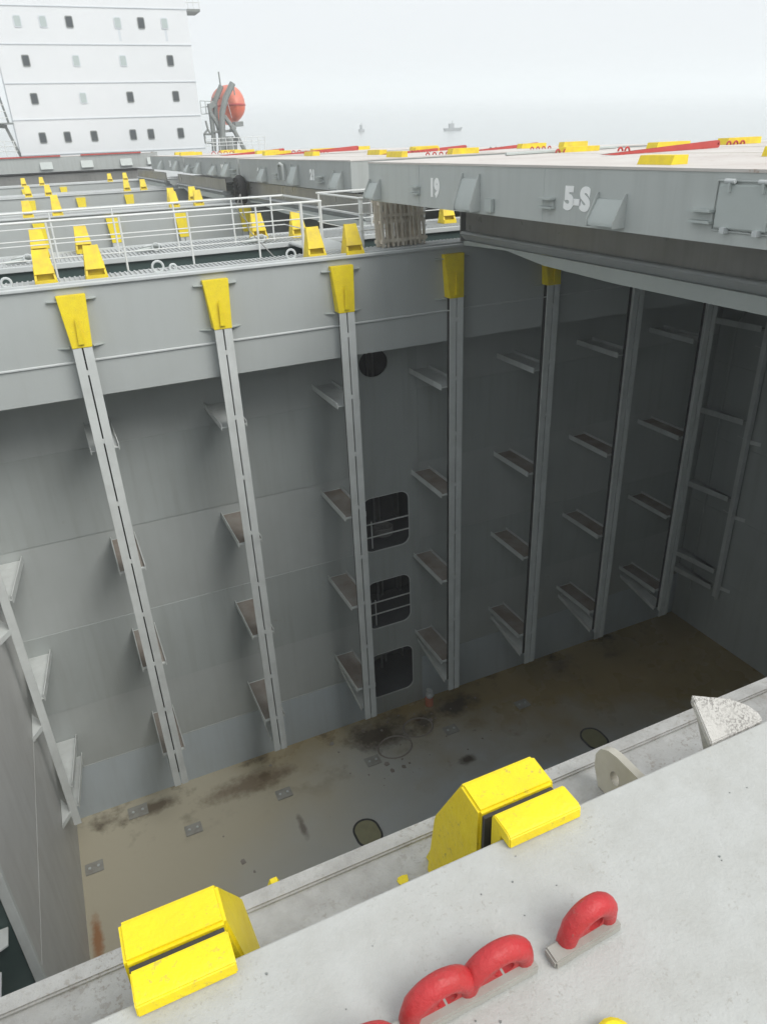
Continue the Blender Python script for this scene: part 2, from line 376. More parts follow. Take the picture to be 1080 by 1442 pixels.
me.materials.append(M['wall']); finish(me)
o = bpy.data.objects.new('plate', me); COL.objects.link(o); o.parent = bk; o.location = (0, 0, 0)
for h in holes[:3]:
    rim = MB().tube([(x, YW+.01, z) for x, z in h], .018, 6, closed=True); obj('opening_rim', rim, 'guide', bk)
for i in range(len(seams)-2):
    z = seams[i+1]; obj('weld_seam', MB().tube([(-2.3, YW+.012, z-.004), (XM0, YW+.012, z-.004)], .014, 6), 'wall', bk); obj('weld_seam', MB().tube([(XM1, YW+.012, z-.004), (18.1, YW+.012, z-.004)], .014, 6), 'wall', bk)
# passage behind the openings
ps = thing('inner_passage', 'dark passage with stiffeners and guard rails behind the openings in the bulkhead', 'passage', (7, 17, ZF))
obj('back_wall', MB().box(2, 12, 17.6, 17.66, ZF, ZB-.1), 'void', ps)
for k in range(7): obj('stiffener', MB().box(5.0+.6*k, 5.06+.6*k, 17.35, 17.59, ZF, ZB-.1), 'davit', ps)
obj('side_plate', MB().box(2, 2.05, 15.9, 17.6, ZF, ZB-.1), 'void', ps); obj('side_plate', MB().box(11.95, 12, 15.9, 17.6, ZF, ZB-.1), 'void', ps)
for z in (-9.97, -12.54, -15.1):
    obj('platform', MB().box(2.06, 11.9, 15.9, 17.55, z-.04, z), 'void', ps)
for z in (-9.21, -9.61, -11.74, -12.14):
    obj('guard_rail', MB().tube([(5.8, 16.0, z), (8.2, 16.0, z)], .022, 6), 'white', ps)
for z0, z1 in ((-9.97, -9.15), (-12.54, -11.68)):
    for x in (6.62,): obj('rail_post', MB().tube([(x, 16.03, z0), (x, 16.03, z1)], .02, 6), 'white', ps)
coil = MB()
for k in range(5): coil.tube([(7.2+.28*math.cos(a*math.pi/8), 16.6+.22*math.sin(a*math.pi/8), -9.92+.05*k) for a in range(16)], .025, 5, closed=True)
obj('rope_coil', coil, 'rope', ps)
obj('ladder_side', MB().box(6.75, 6.8, 17.1, 17.14, ZF, -4.5), 'davit', ps); obj('ladder_side', MB().box(7.15, 7.2, 17.1, 17.14, ZF, -4.5), 'davit', ps)
obj('diagonal_brace', MB().bar((5.9, 16.8, -14.6), (8.1, 16.8, -14.0), .1, .12), 'davit', ps)

# ---- coaming girders (cross decks)
def cross_deck(y0, depth, label, detail, zbot):
    t = thing('cross_deck', label, 'cross deck', (8, y0, ZC), 'cross decks between the holds')
    X0, X1 = -3.3, 18.9
    obj('face_plate', MB().box(X0, X1, y0, y0+.03, -3.37, ZC-.03), 'coaming', t)
    obj('face_plate', MB().box(X0, X1, y0+.006, y0+.03, ZB, -3.40), 'coaming', t)
    obj('weld_ridge', MB().tube([(X0, y0-.004, -3.385), (X1, y0-.004, -3.385)], .022, 6), 'light_edge', t)
    obj('edge_bar', MB().box(X0, X1, y0-.05, y0+.10, ZC-.028, ZC+.022), 'light_edge', t, bev=.008)
    obj('bottom_plate', MB().box(X0, X1, y0+.031, y0+1.6, ZB, ZB+.03), 'coaming', t)
    if detail:
        obj('edge_bar', MB().box(X0, X1, y0+.14, y0+.19, ZC-.02, ZC+.05), 'light_edge', t, bev=.006)
    obj('walkway_plate', MB().box(X0, X1, y0+.101, y0+1.15, ZC-.05, ZC-.02), 'deck', t)
    obj('rear_web', MB().box(X0, X1, y0+1.16, y0+1.19, -3.3, ZC-.052), 'green', t)  # dark colour paints in the trench shade
    obj('trench_deck', MB().box(X0, X1, y0+1.2, y0+depth-1.85, -3.34, -3.3), 'green', t)
    obj('second_web', MB().box(X0, X1, y0+depth-1.84, y0+depth-1.8, -3.3, ZC-.11), 'green', t)  # dark green stands in for the shadow in the trench gap
    obj('second_edge', MB().box(X0, X1, y0+depth-1.92, y0+depth-1.79, ZC-.105, ZC-.0), 'light_edge', t, bev=.01)
    obj('walkway_plate', MB().box(X0, X1, y0+depth-1.785, y0+depth-.06, ZC-.05, ZC-.02), 'deck', t)
    obj('edge_bar', MB().box(X0, X1, y0+depth-.055, y0+depth+.03, ZC-.028, ZC+.022), 'light_edge', t, bev=.008)
    obj('back_plate', MB().box(X0, X1, y0+depth-.03, y0+depth, ZB, ZC-.03), 'coaming', t)
    if detail:
        for nm, a, b in (('grating', y0+.22, y0+1.1), ('grating', y0+depth-1.7, y0+depth-.12)):
            g = MB()
            for k in range(int((X1-X0)/.09)): g.box(X0+.09*k, X0+.09*k+.03, a, b, ZC-.018, ZC+.004)
            obj(nm, g, 'deck', t, kind='stuff')
        g = MB()
        for k in range(14):
            x = -2.9+1.5*k
            g.box(x, x+.03, y0+1.2, y0+1.28, -3.3, ZC-.1)
        obj('stiffeners', g, 'green', t, kind='stuff')
    return t
cd1 = cross_deck(YC, 5.1, 'grey cross deck with grating walkways between the open hold and the next one', True, ZB)
cd2 = cross_deck(30.9, 4.0, 'second cross deck away from the camera, across the middle holds', False, ZB)
cd3 = cross_deck(46.0, 3.8, 'third cross deck, small and far off', False, ZB)
cd4 = cross_deck(62.0, 3.8, 'farthest cross deck, just before the stacked cover by the white house', False, ZB)
# lower equipment in the first trench
tb = thing('trench_locker', 'long light grey box lying in the recess between the grating walkways', 'locker', (2.9, 16.6, -2.4))
obj('box_body', MB().box(2.0, 4.6, 16.3, 17.0, -3.29, -2.42), 'pocket', tb, bev=.02)
obj('lid', MB().box(1.95, 4.65, 16.22, 17.05, -2.41, -2.30), 'light_edge', tb, bev=.03)
for i, (x, lab) in enumerate([(1.62, 'grey round vent knob left of the trench locker'), (4.9, 'grey round vent knob right of the trench locker, by the rope')]):
    t = thing('vent_head', lab, 'vent', (x, 16.0, -3.3))
    obj('vent_stem', MB().tube([(x, 16, -3.29), (x, 16, -2.45)], .09, 8), 'pocket', t)
    obj('vent_cap', MB().tube([(x, 16, -2.44), (x, 16, -2.3), (x, 16, -2.2)], [.16, .2, .1], 10), 'light_edge', t)
br = thing('grating_bridge', 'short grating gangway crossing the recess beside the pallets', 'gangway', (5.9, 16.2, ZC))
obj('bridge_plate', MB().box(5.45, 6.4, YC+1.16, YC+3.24, ZC-.05, ZC-.02), 'deck', br)
g = MB()
for k in range(24): g.box(5.47, 6.38, YC+1.2+.085*k, YC+1.23+.085*k, ZC-.018, ZC+.01)
obj('grating', g, 'light_edge', br, kind='stuff')

# ---- far holds: walls, floors
def far_wall(y, lab):
    t = thing('far_bulkhead', lab, 'bulkhead', (8, y, ZF))
    for k in range(5):
        z0 = ZF+k*2.32; obj('plate', MB().box(-2.3, 18.1, y+(k % 2)*.008, y+.05, z0, z0+2.312), 'wall', t)
far_wall(32.6, 'grey bulkhead at the far end of the second hold'); far_wall(47.7, 'grey bulkhead at the far end of the third hold'); far_wall(63.7, 'grey bulkhead at the far end of the fourth hold')
obj('far_hold_floor', MB().box(-2.3, 18.1, 17.7, 66, ZF-.05, ZF), 'floor', kind='structure')

# ---- side walls
pw = thing('port_side_wall', 'light grey longitudinal plate wall along the left side of the open hold', 'side wall', (-2.3, 12, ZF))
for k in range(5):
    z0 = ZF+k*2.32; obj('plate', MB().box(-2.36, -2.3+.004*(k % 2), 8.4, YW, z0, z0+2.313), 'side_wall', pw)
obj('edge_flange', MB().box(-2.40, -2.27, 8.26, 8.395, ZF, ZB), 'guide', pw, bev=.01)
obj('recess_wall', MB().box(-3.3, -3.24, -.2, 8.25, ZF, ZB), 'green', pw)
obj('recess_back', MB().box(-3.23, -2.41, 8.3, 8.36, ZF, ZB), 'green', pw)
for z in (-7.4, -9.75, -11.2, -12.9): obj('bracket', MB().prism_z([(-3.1, 7.75), (-2.45, 8.0), (-2.45, 8.29), (-3.1, 8.29)], z, z+.03), 'guide', pw)
obj('coaming_plate', MB().box(-2.36, -2.30, 1.6, 14.1, ZB+.01, ZC), 'coaming', pw)
for z in (-10.1, -12.7, -15.0):
    obj('bracket', MB().prism_z([(-3.23, 7.1), (-2.62, 7.5), (-2.62, 7.9), (-3.23, 8.2)], z, z+.03), 'guide', pw)
obj('recess_rail', MB().box(-2.85, -2.75, 7.5, 7.6, ZF+1.4, ZB), 'green', pw)
sw = thing('starboard_side_wall', 'dark shaded longitudinal plate wall at the right side of the hold', 'side wall', (18.1, 8, ZF))
for k in range(5):
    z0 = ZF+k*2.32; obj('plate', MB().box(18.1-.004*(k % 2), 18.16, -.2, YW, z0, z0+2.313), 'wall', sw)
obj('frame_bar', MB().tube([(18.08, 15.2, -14.4), (18.08, 15.2, -5.2), (18.08, 14.9, -4.6), (18.08, 10.5, -4.6)], .04, 6), 'wall', sw)
obj('coaming_plate', MB().box(18.85, 18.9, 1.6, 66, -3.4, -1.35), 'cover_side', sw)
obj('deck_head', MB().box(18.17, 18.84, -.2, YW, ZB, ZB+.04), 'coaming', sw)
nb = thing('near_bulkhead', 'grey bulkhead under the near coaming at the camera end of the hold', 'bulkhead', (8, -.2, ZF))
for k in range(5):
    z0 = ZF+k*2.32; obj('plate', MB().box(-3.2, 18.1, -.26, -.2, z0, z0+2.313), 'wall', nb)
for xx, nm in ((-2.36, 'port_hold_sides'), (18.1, 'starboard_hold_sides')):
    obj('hold_side', MB().box(xx, xx+.06, 17.8, 66, ZF, -2.1), 'wall', kind='structure')

# ------------------------------------------------------------------ near coaming
nc = thing('near_coaming', 'pale scuffed steel coaming beam running across the foreground behind the yellow guide blocks', 'coaming', (2, 1.45, ZC))
obj('top_plate', MB().box(-3.3, 18.9, -.1, 1.50, ZC-.04, ZC), 'fore2', nc)
obj('outer_lip', MB().box(-3.3, 18.9, 1.475, 1.535, ZC-.06, ZC+.014), 'fore2', nc, bev=.006)
obj('inner_rib', MB().box(-3.3, 18.9, 1.30, 1.335, ZC+.001, ZC+.035), 'fore2', nc, bev=.006)
obj('inner_rib', MB().box(-3.3, 18.9, 1.215, 1.24, ZC+.001, ZC+.03), 'fore2', nc, bev=.006)
obj('face_plate', MB().box(-3.3, 18.9, 1.48, 1.51, ZB, ZC-.061), 'coaming', nc)
obj('bottom_plate', MB().box(-3.3, 18.9, -.2, 1.47, ZB, ZB+.03), 'coaming', nc)
t = thing('cell_guide', 'tip of a yellow guide peeking over the near coaming between the yellow blocks', 'cell guide', (.245, 1.57, -3))
obj('guide_angle', MB().box(.20, .29, 1.545, 1.565, -6, -2.4), 'guide', t)
obj('guide_head', MB().prism_y([(.205, -2.4), (.29, -2.4), (.268, -2.105), (.26, -2.08), (.238, -2.08), (.228, -2.105)], 1.54, 1.575), 'yellow', t)
# paint drips of yellow on the coaming
for (x, y, s, lab) in ((.612, 1.37, .02, 'small splash of yellow paint on the near coaming, left of the right yellow block'), ):
    pts = [(x+s*random.uniform(.7, 1.4)*math.cos(a*.7), y+s*random.uniform(.6, 1.2)*math.sin(a*.7)) for a in range(9)]
    tag(obj('paint_splash', MB().prism_z(pts, ZC+.036, ZC+.038) if y > 1.3 and y < 1.335 else MB().prism_z(pts, ZC+.001, ZC+.004), 'yellow'), lab, 'paint splash')

# ------------------------------------------------------------------ near hatch cover we stand on
FC = thing('near_hatch_cover', 'pale grey hatch cover filling the foreground at bottom right, with red lifting eyes', 'hatch cover', (2, -1, -1.5))
obj('top_plate', MB().box(-5, 1.90, -4, .994, -1.53, -1.5), 'fore', FC, bev=.006)
obj('top_plate', MB().box(1.912, 9, -4, .994, -1.53, -1.498), 'fore', FC, bev=.006)
obj('side_plate', MB().box(-5, 9, .93, .965, -2.0, -1.531), 'fore', FC)
obj('weld_seam', MB().tube([(1.906, .99, -1.502), (1.906, -4, -1.502)], .009, 6), 'beige', FC)
obj('rubber_seal', MB().box(-5, 9, .86, .925, -2.055, -1.95), 'rubber', FC)

# pits on the near cover
pit = MB()
for k in range(34):
    x, y = random.uniform(-.2, 2.2), random.uniform(.3, .97); s = random.uniform(.001, .0028)
    pit.prism_z([(x+s*math.cos(q*1.26), y+s*random.uniform(.6, 1.3)*math.sin(q*1.26)) for q in range(5)], -1.5, -1.4975)
obj('paint_pits', pit, 'davit', FC, kind='stuff')

# yellow guide blocks near the camera
def near_block(x0, w, label):
    t = thing('guide_block', label, 'guide block', (x0+w/2, 1.2, ZC), 'yellow hatch cover guide blocks on the near coaming')
    prof = [(1.371, ZC+.002), (1.319, -1.764), (1.168, -1.485), (1.074, -1.492), (1.083, ZC+.002)]
    mb = MB(); f = .012
    mb.quadbox([(x0, y, z) for y, z in prof], [(x0+w+e, y, z) for (y, z), e in zip(prof, (.09, .065, 0, 0, .09))])
    obj('outer_block', mb, 'yellow', t, bev=.007)
    obj('slot_shade_plate', MB().box(x0+.008, x0+w-.008, 1.062, 1.0725, ZC+.002, -1.505), 'dark_slot', t)  # dark sheet painting the shade inside the slot
    prof2 = [(1.040, -1.60), (1.040, -1.474), (1.030, -1.460), (.972, -1.460), (.960, -1.468), (.958, -1.4985), (.9955, -1.4985), (.9955, -1.60)]
    obj('inner_web', MB().box(x0+.03, x0+w-.02, .998, 1.03, -2.0, -1.601), 'yellow_old', t)
    obj('inner_block', MB().prism_x(prof2, x0+.012, x0+w-.004), 'yellow', t, bev=.003)
    obj('gusset', MB().prism_x([(1.371, ZC+.003), (1.41, ZC+.003), (1.36, ZC+.12)], x0+.02, x0+.032), 'yellow', t)
near_block(-.158, .215, 'left yellow slotted guide block at the foreground hatch edge, near the port wall')
near_block(.692, .222, 'right yellow steel guide block with a dark slot, beside the pale half-round eye plate')
# eye plate
pts = [(1.385, ZC+.002), (1.425, ZC+.05)]
prof = [(1.395, ZC+.002), (1.425, -1.985), (1.425, -1.93), (1.405, -1.89), (1.37, -1.868), (1.33, -1.86), (1.18, -1.86), (1.18, ZC+.002)]
hole = [(1.325+.022*math.cos(a*math.pi/8), -1.955+.028*math.sin(a*math.pi/8)) for a in range(16)]
me = curve_mesh('plate_body', [prof, hole], extrude=.014)
for v in me.vertices: y, z, e = v.co; v.co = (e, y-1.3, z-ZC)
t = thing('eye_plate', 'pale half-round eye plate with a hole, right of the yellow block on the near coaming', 'eye plate', (1.40, 1.3, ZC))
me.materials.append(M['beige']); finish(me, .003); o = bpy.data.objects.new('plate_body', me); COL.objects.link(o); o.parent = t
# gritty wedge
t = thing('wedge_stop', 'gritty speckled flap plate jutting over the near coaming at the right edge', 'stop plate', (1.45, 1.0, -1.5))
top = [(1.377, 1.088, -1.399), (1.497, 1.055, -1.434), (1.545, 1.032, -1.459), (1.569, 1.012, -1.481), (1.573, .998, -1.4955), (1.532, .996, -1.4975), (1.377, .996, -1.4975)]
obj('wedge_body', MB().quadbox([(x, y, z-.028) for x, y, z in top], top), 'speckled', t, bev=.003)
obj('cheek_plate', MB().prism_x([(.996, -1.53), (1.08, -1.43), (.996, -1.60)], 1.385, 1.395), 'fore2', t)
# red lifting eyes
def arch(x0, x1, y, h, r):
    pts = []; xc = (x0+x1)/2; a = (x1-x0)/2
    for k in range(17):
        an = math.pi*k/16; pts.append(Vector((xc-a*math.cos(an), y, -1.5+h*(math.sin(an)**.8)+.004)))
    return pts
def lifting_eye(spans, y, slope, h, label):
    x0 = spans[0][0]; t = thing('lifting_eye', label, 'lifting eye', (x0, y, -1.5), 'red lifting eyes on the near cover')
    for a, b in spans:
        pts = arch(a, b, y, h, .02)
        for p in pts: p.y = y+(p.x-x0)*slope-(p.z+1.5)*.1
        obj('red_loop', MB().tube(pts, [.0235 if 2 < q < 14 else .021 for q in range(17)], 14), 'red', t)
    for a, b in spans:
        pts = arch(a, b, y, h, .02); xc = (a+b)/2; hw = (b-a)/2
        ol = [(p.x, p.z) for p in pts]; ho = [(xc+.012+hw*.34*math.cos(q*math.pi/8), -1.5+h*.44+h*.2*math.sin(q*math.pi/8)) for q in range(16)]
        me = curve_mesh('lug_web', [ol, ho], extrude=.011)
        for v in me.vertices:
            X_, Z_, e = v.co; v.co = (X_-x0, (X_-x0)*slope-(Z_+1.5)*.1+e, Z_+1.5)
        me.materials.append(M['red']); finish(me, .003); o_ = bpy.data.objects.new('lug_web', me); COL.objects.link(o_); o_.parent = t
    a, b = spans[0][0]-.05, spans[-1][1]+.018
    def ln(x, d): return (x, y+(x-x0)*slope+d)
    obj('base_bar', MB().prism_z([ln(a, -.032), ln(b, -.032), ln(b, .008), ln(a, .008)], -1.4995, -1.478), 'pad', t, bev=.004)
lifting_eye([(.680, .786)], .716, .05, .095, 'single red lifting eye, the right one of those on the near cover')
lifting_eye([(.322, .449), (.449, .580)], .722, .01, .09, 'double humped red lifting eye in the foreground centre')
lifting_eye([(.16, .27)], .700, .0, .085, 'top of a red lifting eye cut off by the bottom edge')
o = obj('yellow_cap', MB().tube([(.647, .525, -1.4985), (.647, .525, -1.475), (.647, .525, -1.467)], [.035, .035, .025], 16), 'yellow')
tag(o, 'round yellow cap on the near cover at the very bottom edge', 'cap')

# ------------------------------------------------------------------ cell guides
ZFOOT = -13.85
def make_guide(zfoot, detail=True):
    """origin: guide centre x, coaming face y, z=0"""
    t = thing('cell_guide', '', 'cell guide', (0, 0, 0), 'container cell guides')
    yf = -.24
    for s in (-1, 1):
        m_ = MB(); xo, xi = s*.165, s*.014
        if detail:
            m_.box(min(xo, xi), max(xo, xi), yf, yf+.025, zfoot, -3.06)              # front flange
            m_.box(min(xi, xi+s*.018), max(xi, xi+s*.018), yf+.026, -.02, zfoot+.1, -3.06)
            obj('guide_angle', m_, 'guide', t, world=False)
        else: obj('guide_angle', MB().box(min(xo, xi), max(xo, xi), yf, -.02, zfoot, -3.06), 'guide', t, world=False)
    if detail:
        for k in range(8):
            z = -3.5-k*1.32
            obj('spacer', MB().box(-.0135, .0135, yf+.003, yf+.03, z-.09, z), 'guide', t, world=False)
        obj('slot_shade_strip', MB().box(-.10, .10, -.018, -.001, zfoot+.2, -3.09), 'dark_slot', t, world=False)  # dark backing, paints the shade seen between the two angles
    # flared yellow head
    hd = MB().quadbox([(-.17, yf-.012, -3.09), (.17, yf-.012, -3.09), (.17, -.002, -3.09), (-.17, -.002, -3.09)],
                      [(-.245, -.12, -2.20), (.245, -.12, -2.20), (.245, -.002, -2.20), (-.245, -.002, -2.20)])
    obj('guide_head', hd, 'yellow', t, world=False, bev=.008 if detail else 0)
    if detail:
        obj('head_rib', MB().quadbox([(-.05, yf-.05, -3.02), (.05, yf-.05, -3.02), (.05, yf-.01, -3.02), (-.05, yf-.01, -3.02)],
                      [(-.02, yf-.01, -2.55), (.02, yf-.01, -2.55), (.02, yf+.0, -2.55), (-.02, yf+.0, -2.55)]), 'yellow', t, world=False)
        for z in (-2.30, -3.12):
            for s in (-1, 1): obj('clip_plate', MB().prism_z([(s*.20, -.001), (s*.41, -.001), (s*.30 if z < -3 else s*.41, -.05), (s*.20, -.10)], z, z+.02), 'pocket', t, world=False)
        D = YW-YC
        for i, z in enumerate((-5.12, -7.86, -10.38, -13.0)):
            b = obj('bracket', MB().box(-.25, .25, -.015, D-.005, z, z+.018), 'guide', t, world=False)
            for s in (-1, 1): obj('bracket_lip', MB().box(s*.25, s*.268, -.015, D-.005, z-.045, z+.09), 'guide', b, world=False)
            if i: obj('dirt', MB().box(-.245, .245, .06, D-.05, z+.019, z+.026), 'tray_dirt', b, world=False)
        obj('foot_gusset', MB().quadbox([(-.16, D-.005, -13.32), (.16, D-.005, -13.32), (.16, D-.005, -13.35), (-.16, D-.005, -13.35)],
                                        [(-.16, -.01, zfoot+.22), (.16, -.01, zfoot+.22), (.16, -.01, zfoot+.19), (-.16, -.01, zfoot+.19)]), 'guide', t, world=False)
        for s in (-1, 1): obj('gusset_lip', MB().quadbox([(s*.16, D-.005, -13.40), (s*.178, D-.005, -13.40), (s*.178, D-.005, -13.27), (s*.16, D-.005, -13.27)], [(s*.16, -.01, zfoot+.12), (s*.178, -.01, zfoot+.12), (s*.178, -.01, zfoot+.26), (s*.16, -.01, zfoot+.26)]), 'guide', t, world=False)
    return t
def register(t):
    allo = list(COL.objects)
    for o in allo:
        if o.parent is not None and (o.parent == t or o.parent.parent == t): kids_of.setdefault(o.parent.name, []).append(o)
    for o in [t]+kids_of.get(t.name, []):
        kids_of.setdefault(o.name, [])
def place_copies(proto, spots):
    for i, (loc, lab) in enumerate(spots):
        c = proto if i == 0 else clone(proto)
        c.location = loc; c['label'] = lab
def clone(o, parent=None):
    c = o.copy(); COL.objects.link(c)
    if parent is not None: c.parent = parent
    for ch in children[o]: clone(ch, c)
    return c
class Ch(dict):
    def __missing__(s, o):
        r = list(o.children); s[o] = r; return r
children = Ch()
XG = [.40, 2.93, 5.46, 8.0, 10.53, 13.07, 15.60]
gl = ['leftmost full cell guide with yellow head, left of all the others on the coaming', 'second cell guide with a yellow head, counted from the left', 'third cell guide with a yellow head, just left of the bulkhead openings',
      'fourth cell guide with a yellow head, just right of the bulkhead openings', 'cell guide whose narrow yellow head shows just under the right girder', 'shaded cell guide right of the one under the girder end',
      'darkest full cell guide, last before the starboard corner']
g0 = make_guide(ZFOOT); children[g0]
for c in g0.children: children[c]
place_copies(g0, [((x, YC, 0), l) for x, l in zip(XG, gl)])
# corner guides
def corner_guide(x, xw, s, label):
    t = thing('cell_guide', label, 'cell guide', (x, YC, 0), 'container cell guides'); D = YW-YC
    obj('guide_angle', MB().box(x-.08, x+.08, YC-.24, YC-.215, ZFOOT-.1, ZB), 'guide', t)
    obj('guide_angle', MB().box(x+s*.02, x+s*.04, YC-.214, YC-.02, ZFOOT-.1, ZB), 'guide', t)
    for z in (-5.12, -7.86, -10.38, -13.0, -13.62):
        b = obj('bracket', MB().prism_z([(x-.10, YC-.02), (x+.10, YC-.02), (x+s*(-.30), YW-.01), (xw-s*.01, YW-.01)], z, z+.018), 'guide', t)
        obj('bracket_lip', MB().bar((x-s*.11, YC-.02, z+.03), (x-s*.31, YW-.01, z+.03), .02, .17), 'guide', b)
        if z < -13.5: continue
        b = obj('bracket', MB().prism_z([(x+s*.09, YC-.2), (xw-s*.012, YC-.55), (xw-s*.012, YC+.3), (x+s*.09, YC-.05)], z-.55, z-.53), 'guide', t)
        obj('bracket_lip', MB().bar((x+s*.05, YC-.2, z-.55), (xw-s*.012, YC-.55, z-.55), .018, .12), 'guide', b)
corner_guide(-2.02, -2.3, -1, 'corner cell guide against the port side wall, at the left edge')
corner_guide(17.93, 18.1, 1, 'corner cell guide on the dark starboard wall, at the right edge')
# far holds' guide heads
gf = make_guide(-14, False); children[gf]
far = []
nth = ['leftmost', 'second from left', 'third from left', 'fourth from left']
for i, x in enumerate(XG[:4]): far.append(((x, 30.9, 0), nth[i]+' yellow-headed cell guide across the second hold, behind the white railing'))
for i, x in enumerate(XG[:3]): far.append(((x, 46.0, 0), nth[i]+' small yellow-headed cell guide across the third hold'))
for i, x in enumerate(XG[:2]): far.append(((x, 62.0, 0), nth[i]+' tiny yellow-headed cell guide across the fourth hold'))
place_copies(gf, far)

# ------------------------------------------------------------------ yellow chocks on the cross decks
def make_chock(mat):
    t = thing('guide_chock', '', 'guide chock', (0, 0, 0), 'yellow guide chocks on the cross decks')
    def sx(z): return .19-(.065*z/.57)
    def fy(z): return -.17+(.24*max(0, (z-.08))/.49)
    def ring(z, y0, y1, a): return [(-a, y0, z), (a, y0, z), (a, y1, z), (-a, y1, z)]
    def seg(z0, z1, a0, a1, th=.03): return MB().quadbox([(-a0, fy(z0), z0), (a0, fy(z0), z0), (a0, fy(z0)+th, z0), (-a0, fy(z0)+th, z0)], [(-a1, fy(z1), z1), (a1, fy(z1), z1), (a1, fy(z1)+th, z1), (-a1, fy(z1)+th, z1)])
    obj('face_plate', seg(.19, .57, sx(.19), sx(.57)), mat, t, world=False)
    obj('sill_plate', seg(.0, .09, sx(0), sx(.09)), mat, t, world=False)
    for s in (-1, 1):
        cheek = MB().quadbox([(s*(sx(0)+.002), -.17, 0), (s*(sx(0)+.002), .19, 0), (s*(sx(0)-.035), .19, 0), (s*(sx(0)-.035), -.17, 0)],
                             [(s*(sx(.57)+.002), .07, .575), (s*(sx(.57)+.002), .12, .575), (s*(sx(.57)-.035), .12, .575), (s*(sx(.57)-.035), .07, .575)])
        obj('side_plate', cheek, mat, t, world=False)
    obj('inner_plate', MB().box(-.17, .17, -.02, .0, 0, .3), mat, t, world=False)
    obj('back_plate', MB().box(-.11, .11, .12, .135, .0, .57), mat, t, world=False)
    return t
ck = make_chock('yellow_old'); children[ck]
spots = [((.08, 14.62, ZC), 'yellow chock at the far left of the walkway edge of the open hold'), ((.93, 14.64, ZC), 'yellow chock next right of the leftmost one on the open hold walkway'),
         ((5.08, 14.50, ZC), 'yellow chock on the walkway edge left of the gangway'), ((5.86, 14.42, ZC), 'yellow chock on the walkway edge left of the wooden pallets')]
back = [((.12, 18.9, ZC), 'leftmost yellow chock behind the white railing'), ((1.06, 18.9, ZC), 'second yellow chock from the left behind the white railing'),
        ((5.08, 18.55, ZC), 'yellow chock behind the railing with a rope hanging before it'), ((5.98, 18.2, ZC), 'tall yellow chock behind the railing corner'), ((10.2, 18.3, ZC), 'yellow chock seen between the pallets and the right hatch cover')]
for i, (x, y, l) in enumerate([(.1, 31.3, 'left one'), (1.1, 31.3, 'second one'), (5.35, 31.3, 'third one'), (6.3, 31.3, 'fourth one')]):
    back.append(((x, y, ZC), l+' of four yellow chocks on the near edge of the second cross deck'))
for i, (x, y, l) in enumerate([(1.2, 34.3, 'left one'), (5.8, 34.3, 'middle one'), (6.7, 34.3, 'right one')]):
    back.append(((x, y, ZC), l+' of three yellow chocks on the far edge of the second cross deck'))
for i, (x, y, l) in enumerate([(.4, 46.5, 'first one'), (1.4, 46.5, 'second one'), (5.5, 46.5, 'third one'), (6.4, 46.5, 'fourth one')]):
    back.append(((x, y, ZC), l+', from the left, of the small yellow chocks on the third cross deck'))
for i, (x, y, l) in enumerate([(.4, 62.5, 'leftmost'), (1.6, 62.5, 'second'), (6.3, 62.5, 'third'), (7.4, 62.5, 'rightmost')]):
    back.append(((x, y, ZC), l+' tiny yellow chock on the farthest cross deck'))
place_copies(ck, spots+back)

# lashing rings on the near walkway
def lash_ring(x, y, r, label):
    t = thing('lashing_ring', label, 'lashing ring', (x, y, ZC), 'lashing rings on the walkway')
    obj('ring_loop', MB().tube([(x+r*math.cos(a*math.pi/7), y, ZC+.03+r+r*math.sin(a*math.pi/7)) for a in range(14)], .022, 6, closed=True), 'light_edge', t)
    obj('ring_base', MB().box(x-.1, x+.1, y-.06, y+.06, ZC-.0, ZC+.05), 'pocket', t)
lash_ring(2.0, 14.45, .10, 'round lashing ring on the walkway edge, middle of the left part')
lash_ring(2.27, 14.45, .06, 'smaller lashing ring right beside the round one')
lash_ring(4.55, 14.42, .09, 'lashing ring on the walkway edge left of the two yellow chocks')
lash_ring(-.55, 14.45, .08, 'lashing ring at the left edge of the walkway')

# ------------------------------------------------------------------ railings
def railing(name, runs, posts, label, ztop, zs, y0):
    t = thing(name, label, 'railing', (runs[0][0], runs[0][1], ZC), 'white railings round the recess')
    for i, z in enumerate([ztop]+zs):
        obj('handrail' if i == 0 else 'rail', MB().tube([(x, y, z) for x, y in runs], .023 if i == 0 else .012, 8 if i == 0 else 6), 'white', t)
    for x, y, r in posts: obj('rail_post', MB().tube([(x, y, ZC-.02), (x, y, ztop)], r, 6), 'white', t)
F, B = 15.38, 18.0
mid = [-1.40, -1.73]
railing('railing', [(-3.2, F), (5.6, F), (5.6, B), (-3.2, B)], [(-2.4, F, .02), (-1, F, .02), (.3, F, .02), (1.57, F, .02), (2.84, F, .02), (4.2, F, .02), (5.15, F, .035), (5.58, F, .024),
        (-.9, B, .02), (.45, B, .02), (1.72, B, .02), (3.04, B, .02), (4.36, B, .02), (5.3, B, .02)], 'long white railing loop around the recess on the left', -1.09, mid, F)
railing('railing', [(8.05, B), (6.45, B), (6.45, F), (8.05, F)], [(6.5, F+.05, .05), (6.5, B, .024), (7.35, F, .024), (8.0, F, .02), (8.0, B, .02)], 'short white railing loop left of and behind the wooden pallets', -1.09, mid, F)
railing('railing', [(8.3, 19.2), (13.5, 19.2)], [(8.4, 19.2, .02), (9.6, 19.2, .03), (10.9, 19.2, .02), (12.2, 19.2, .02)], 'white railing piece glimpsed right of the pallets under the hatch cover', -1.15, [-1.5, -1.8], F)
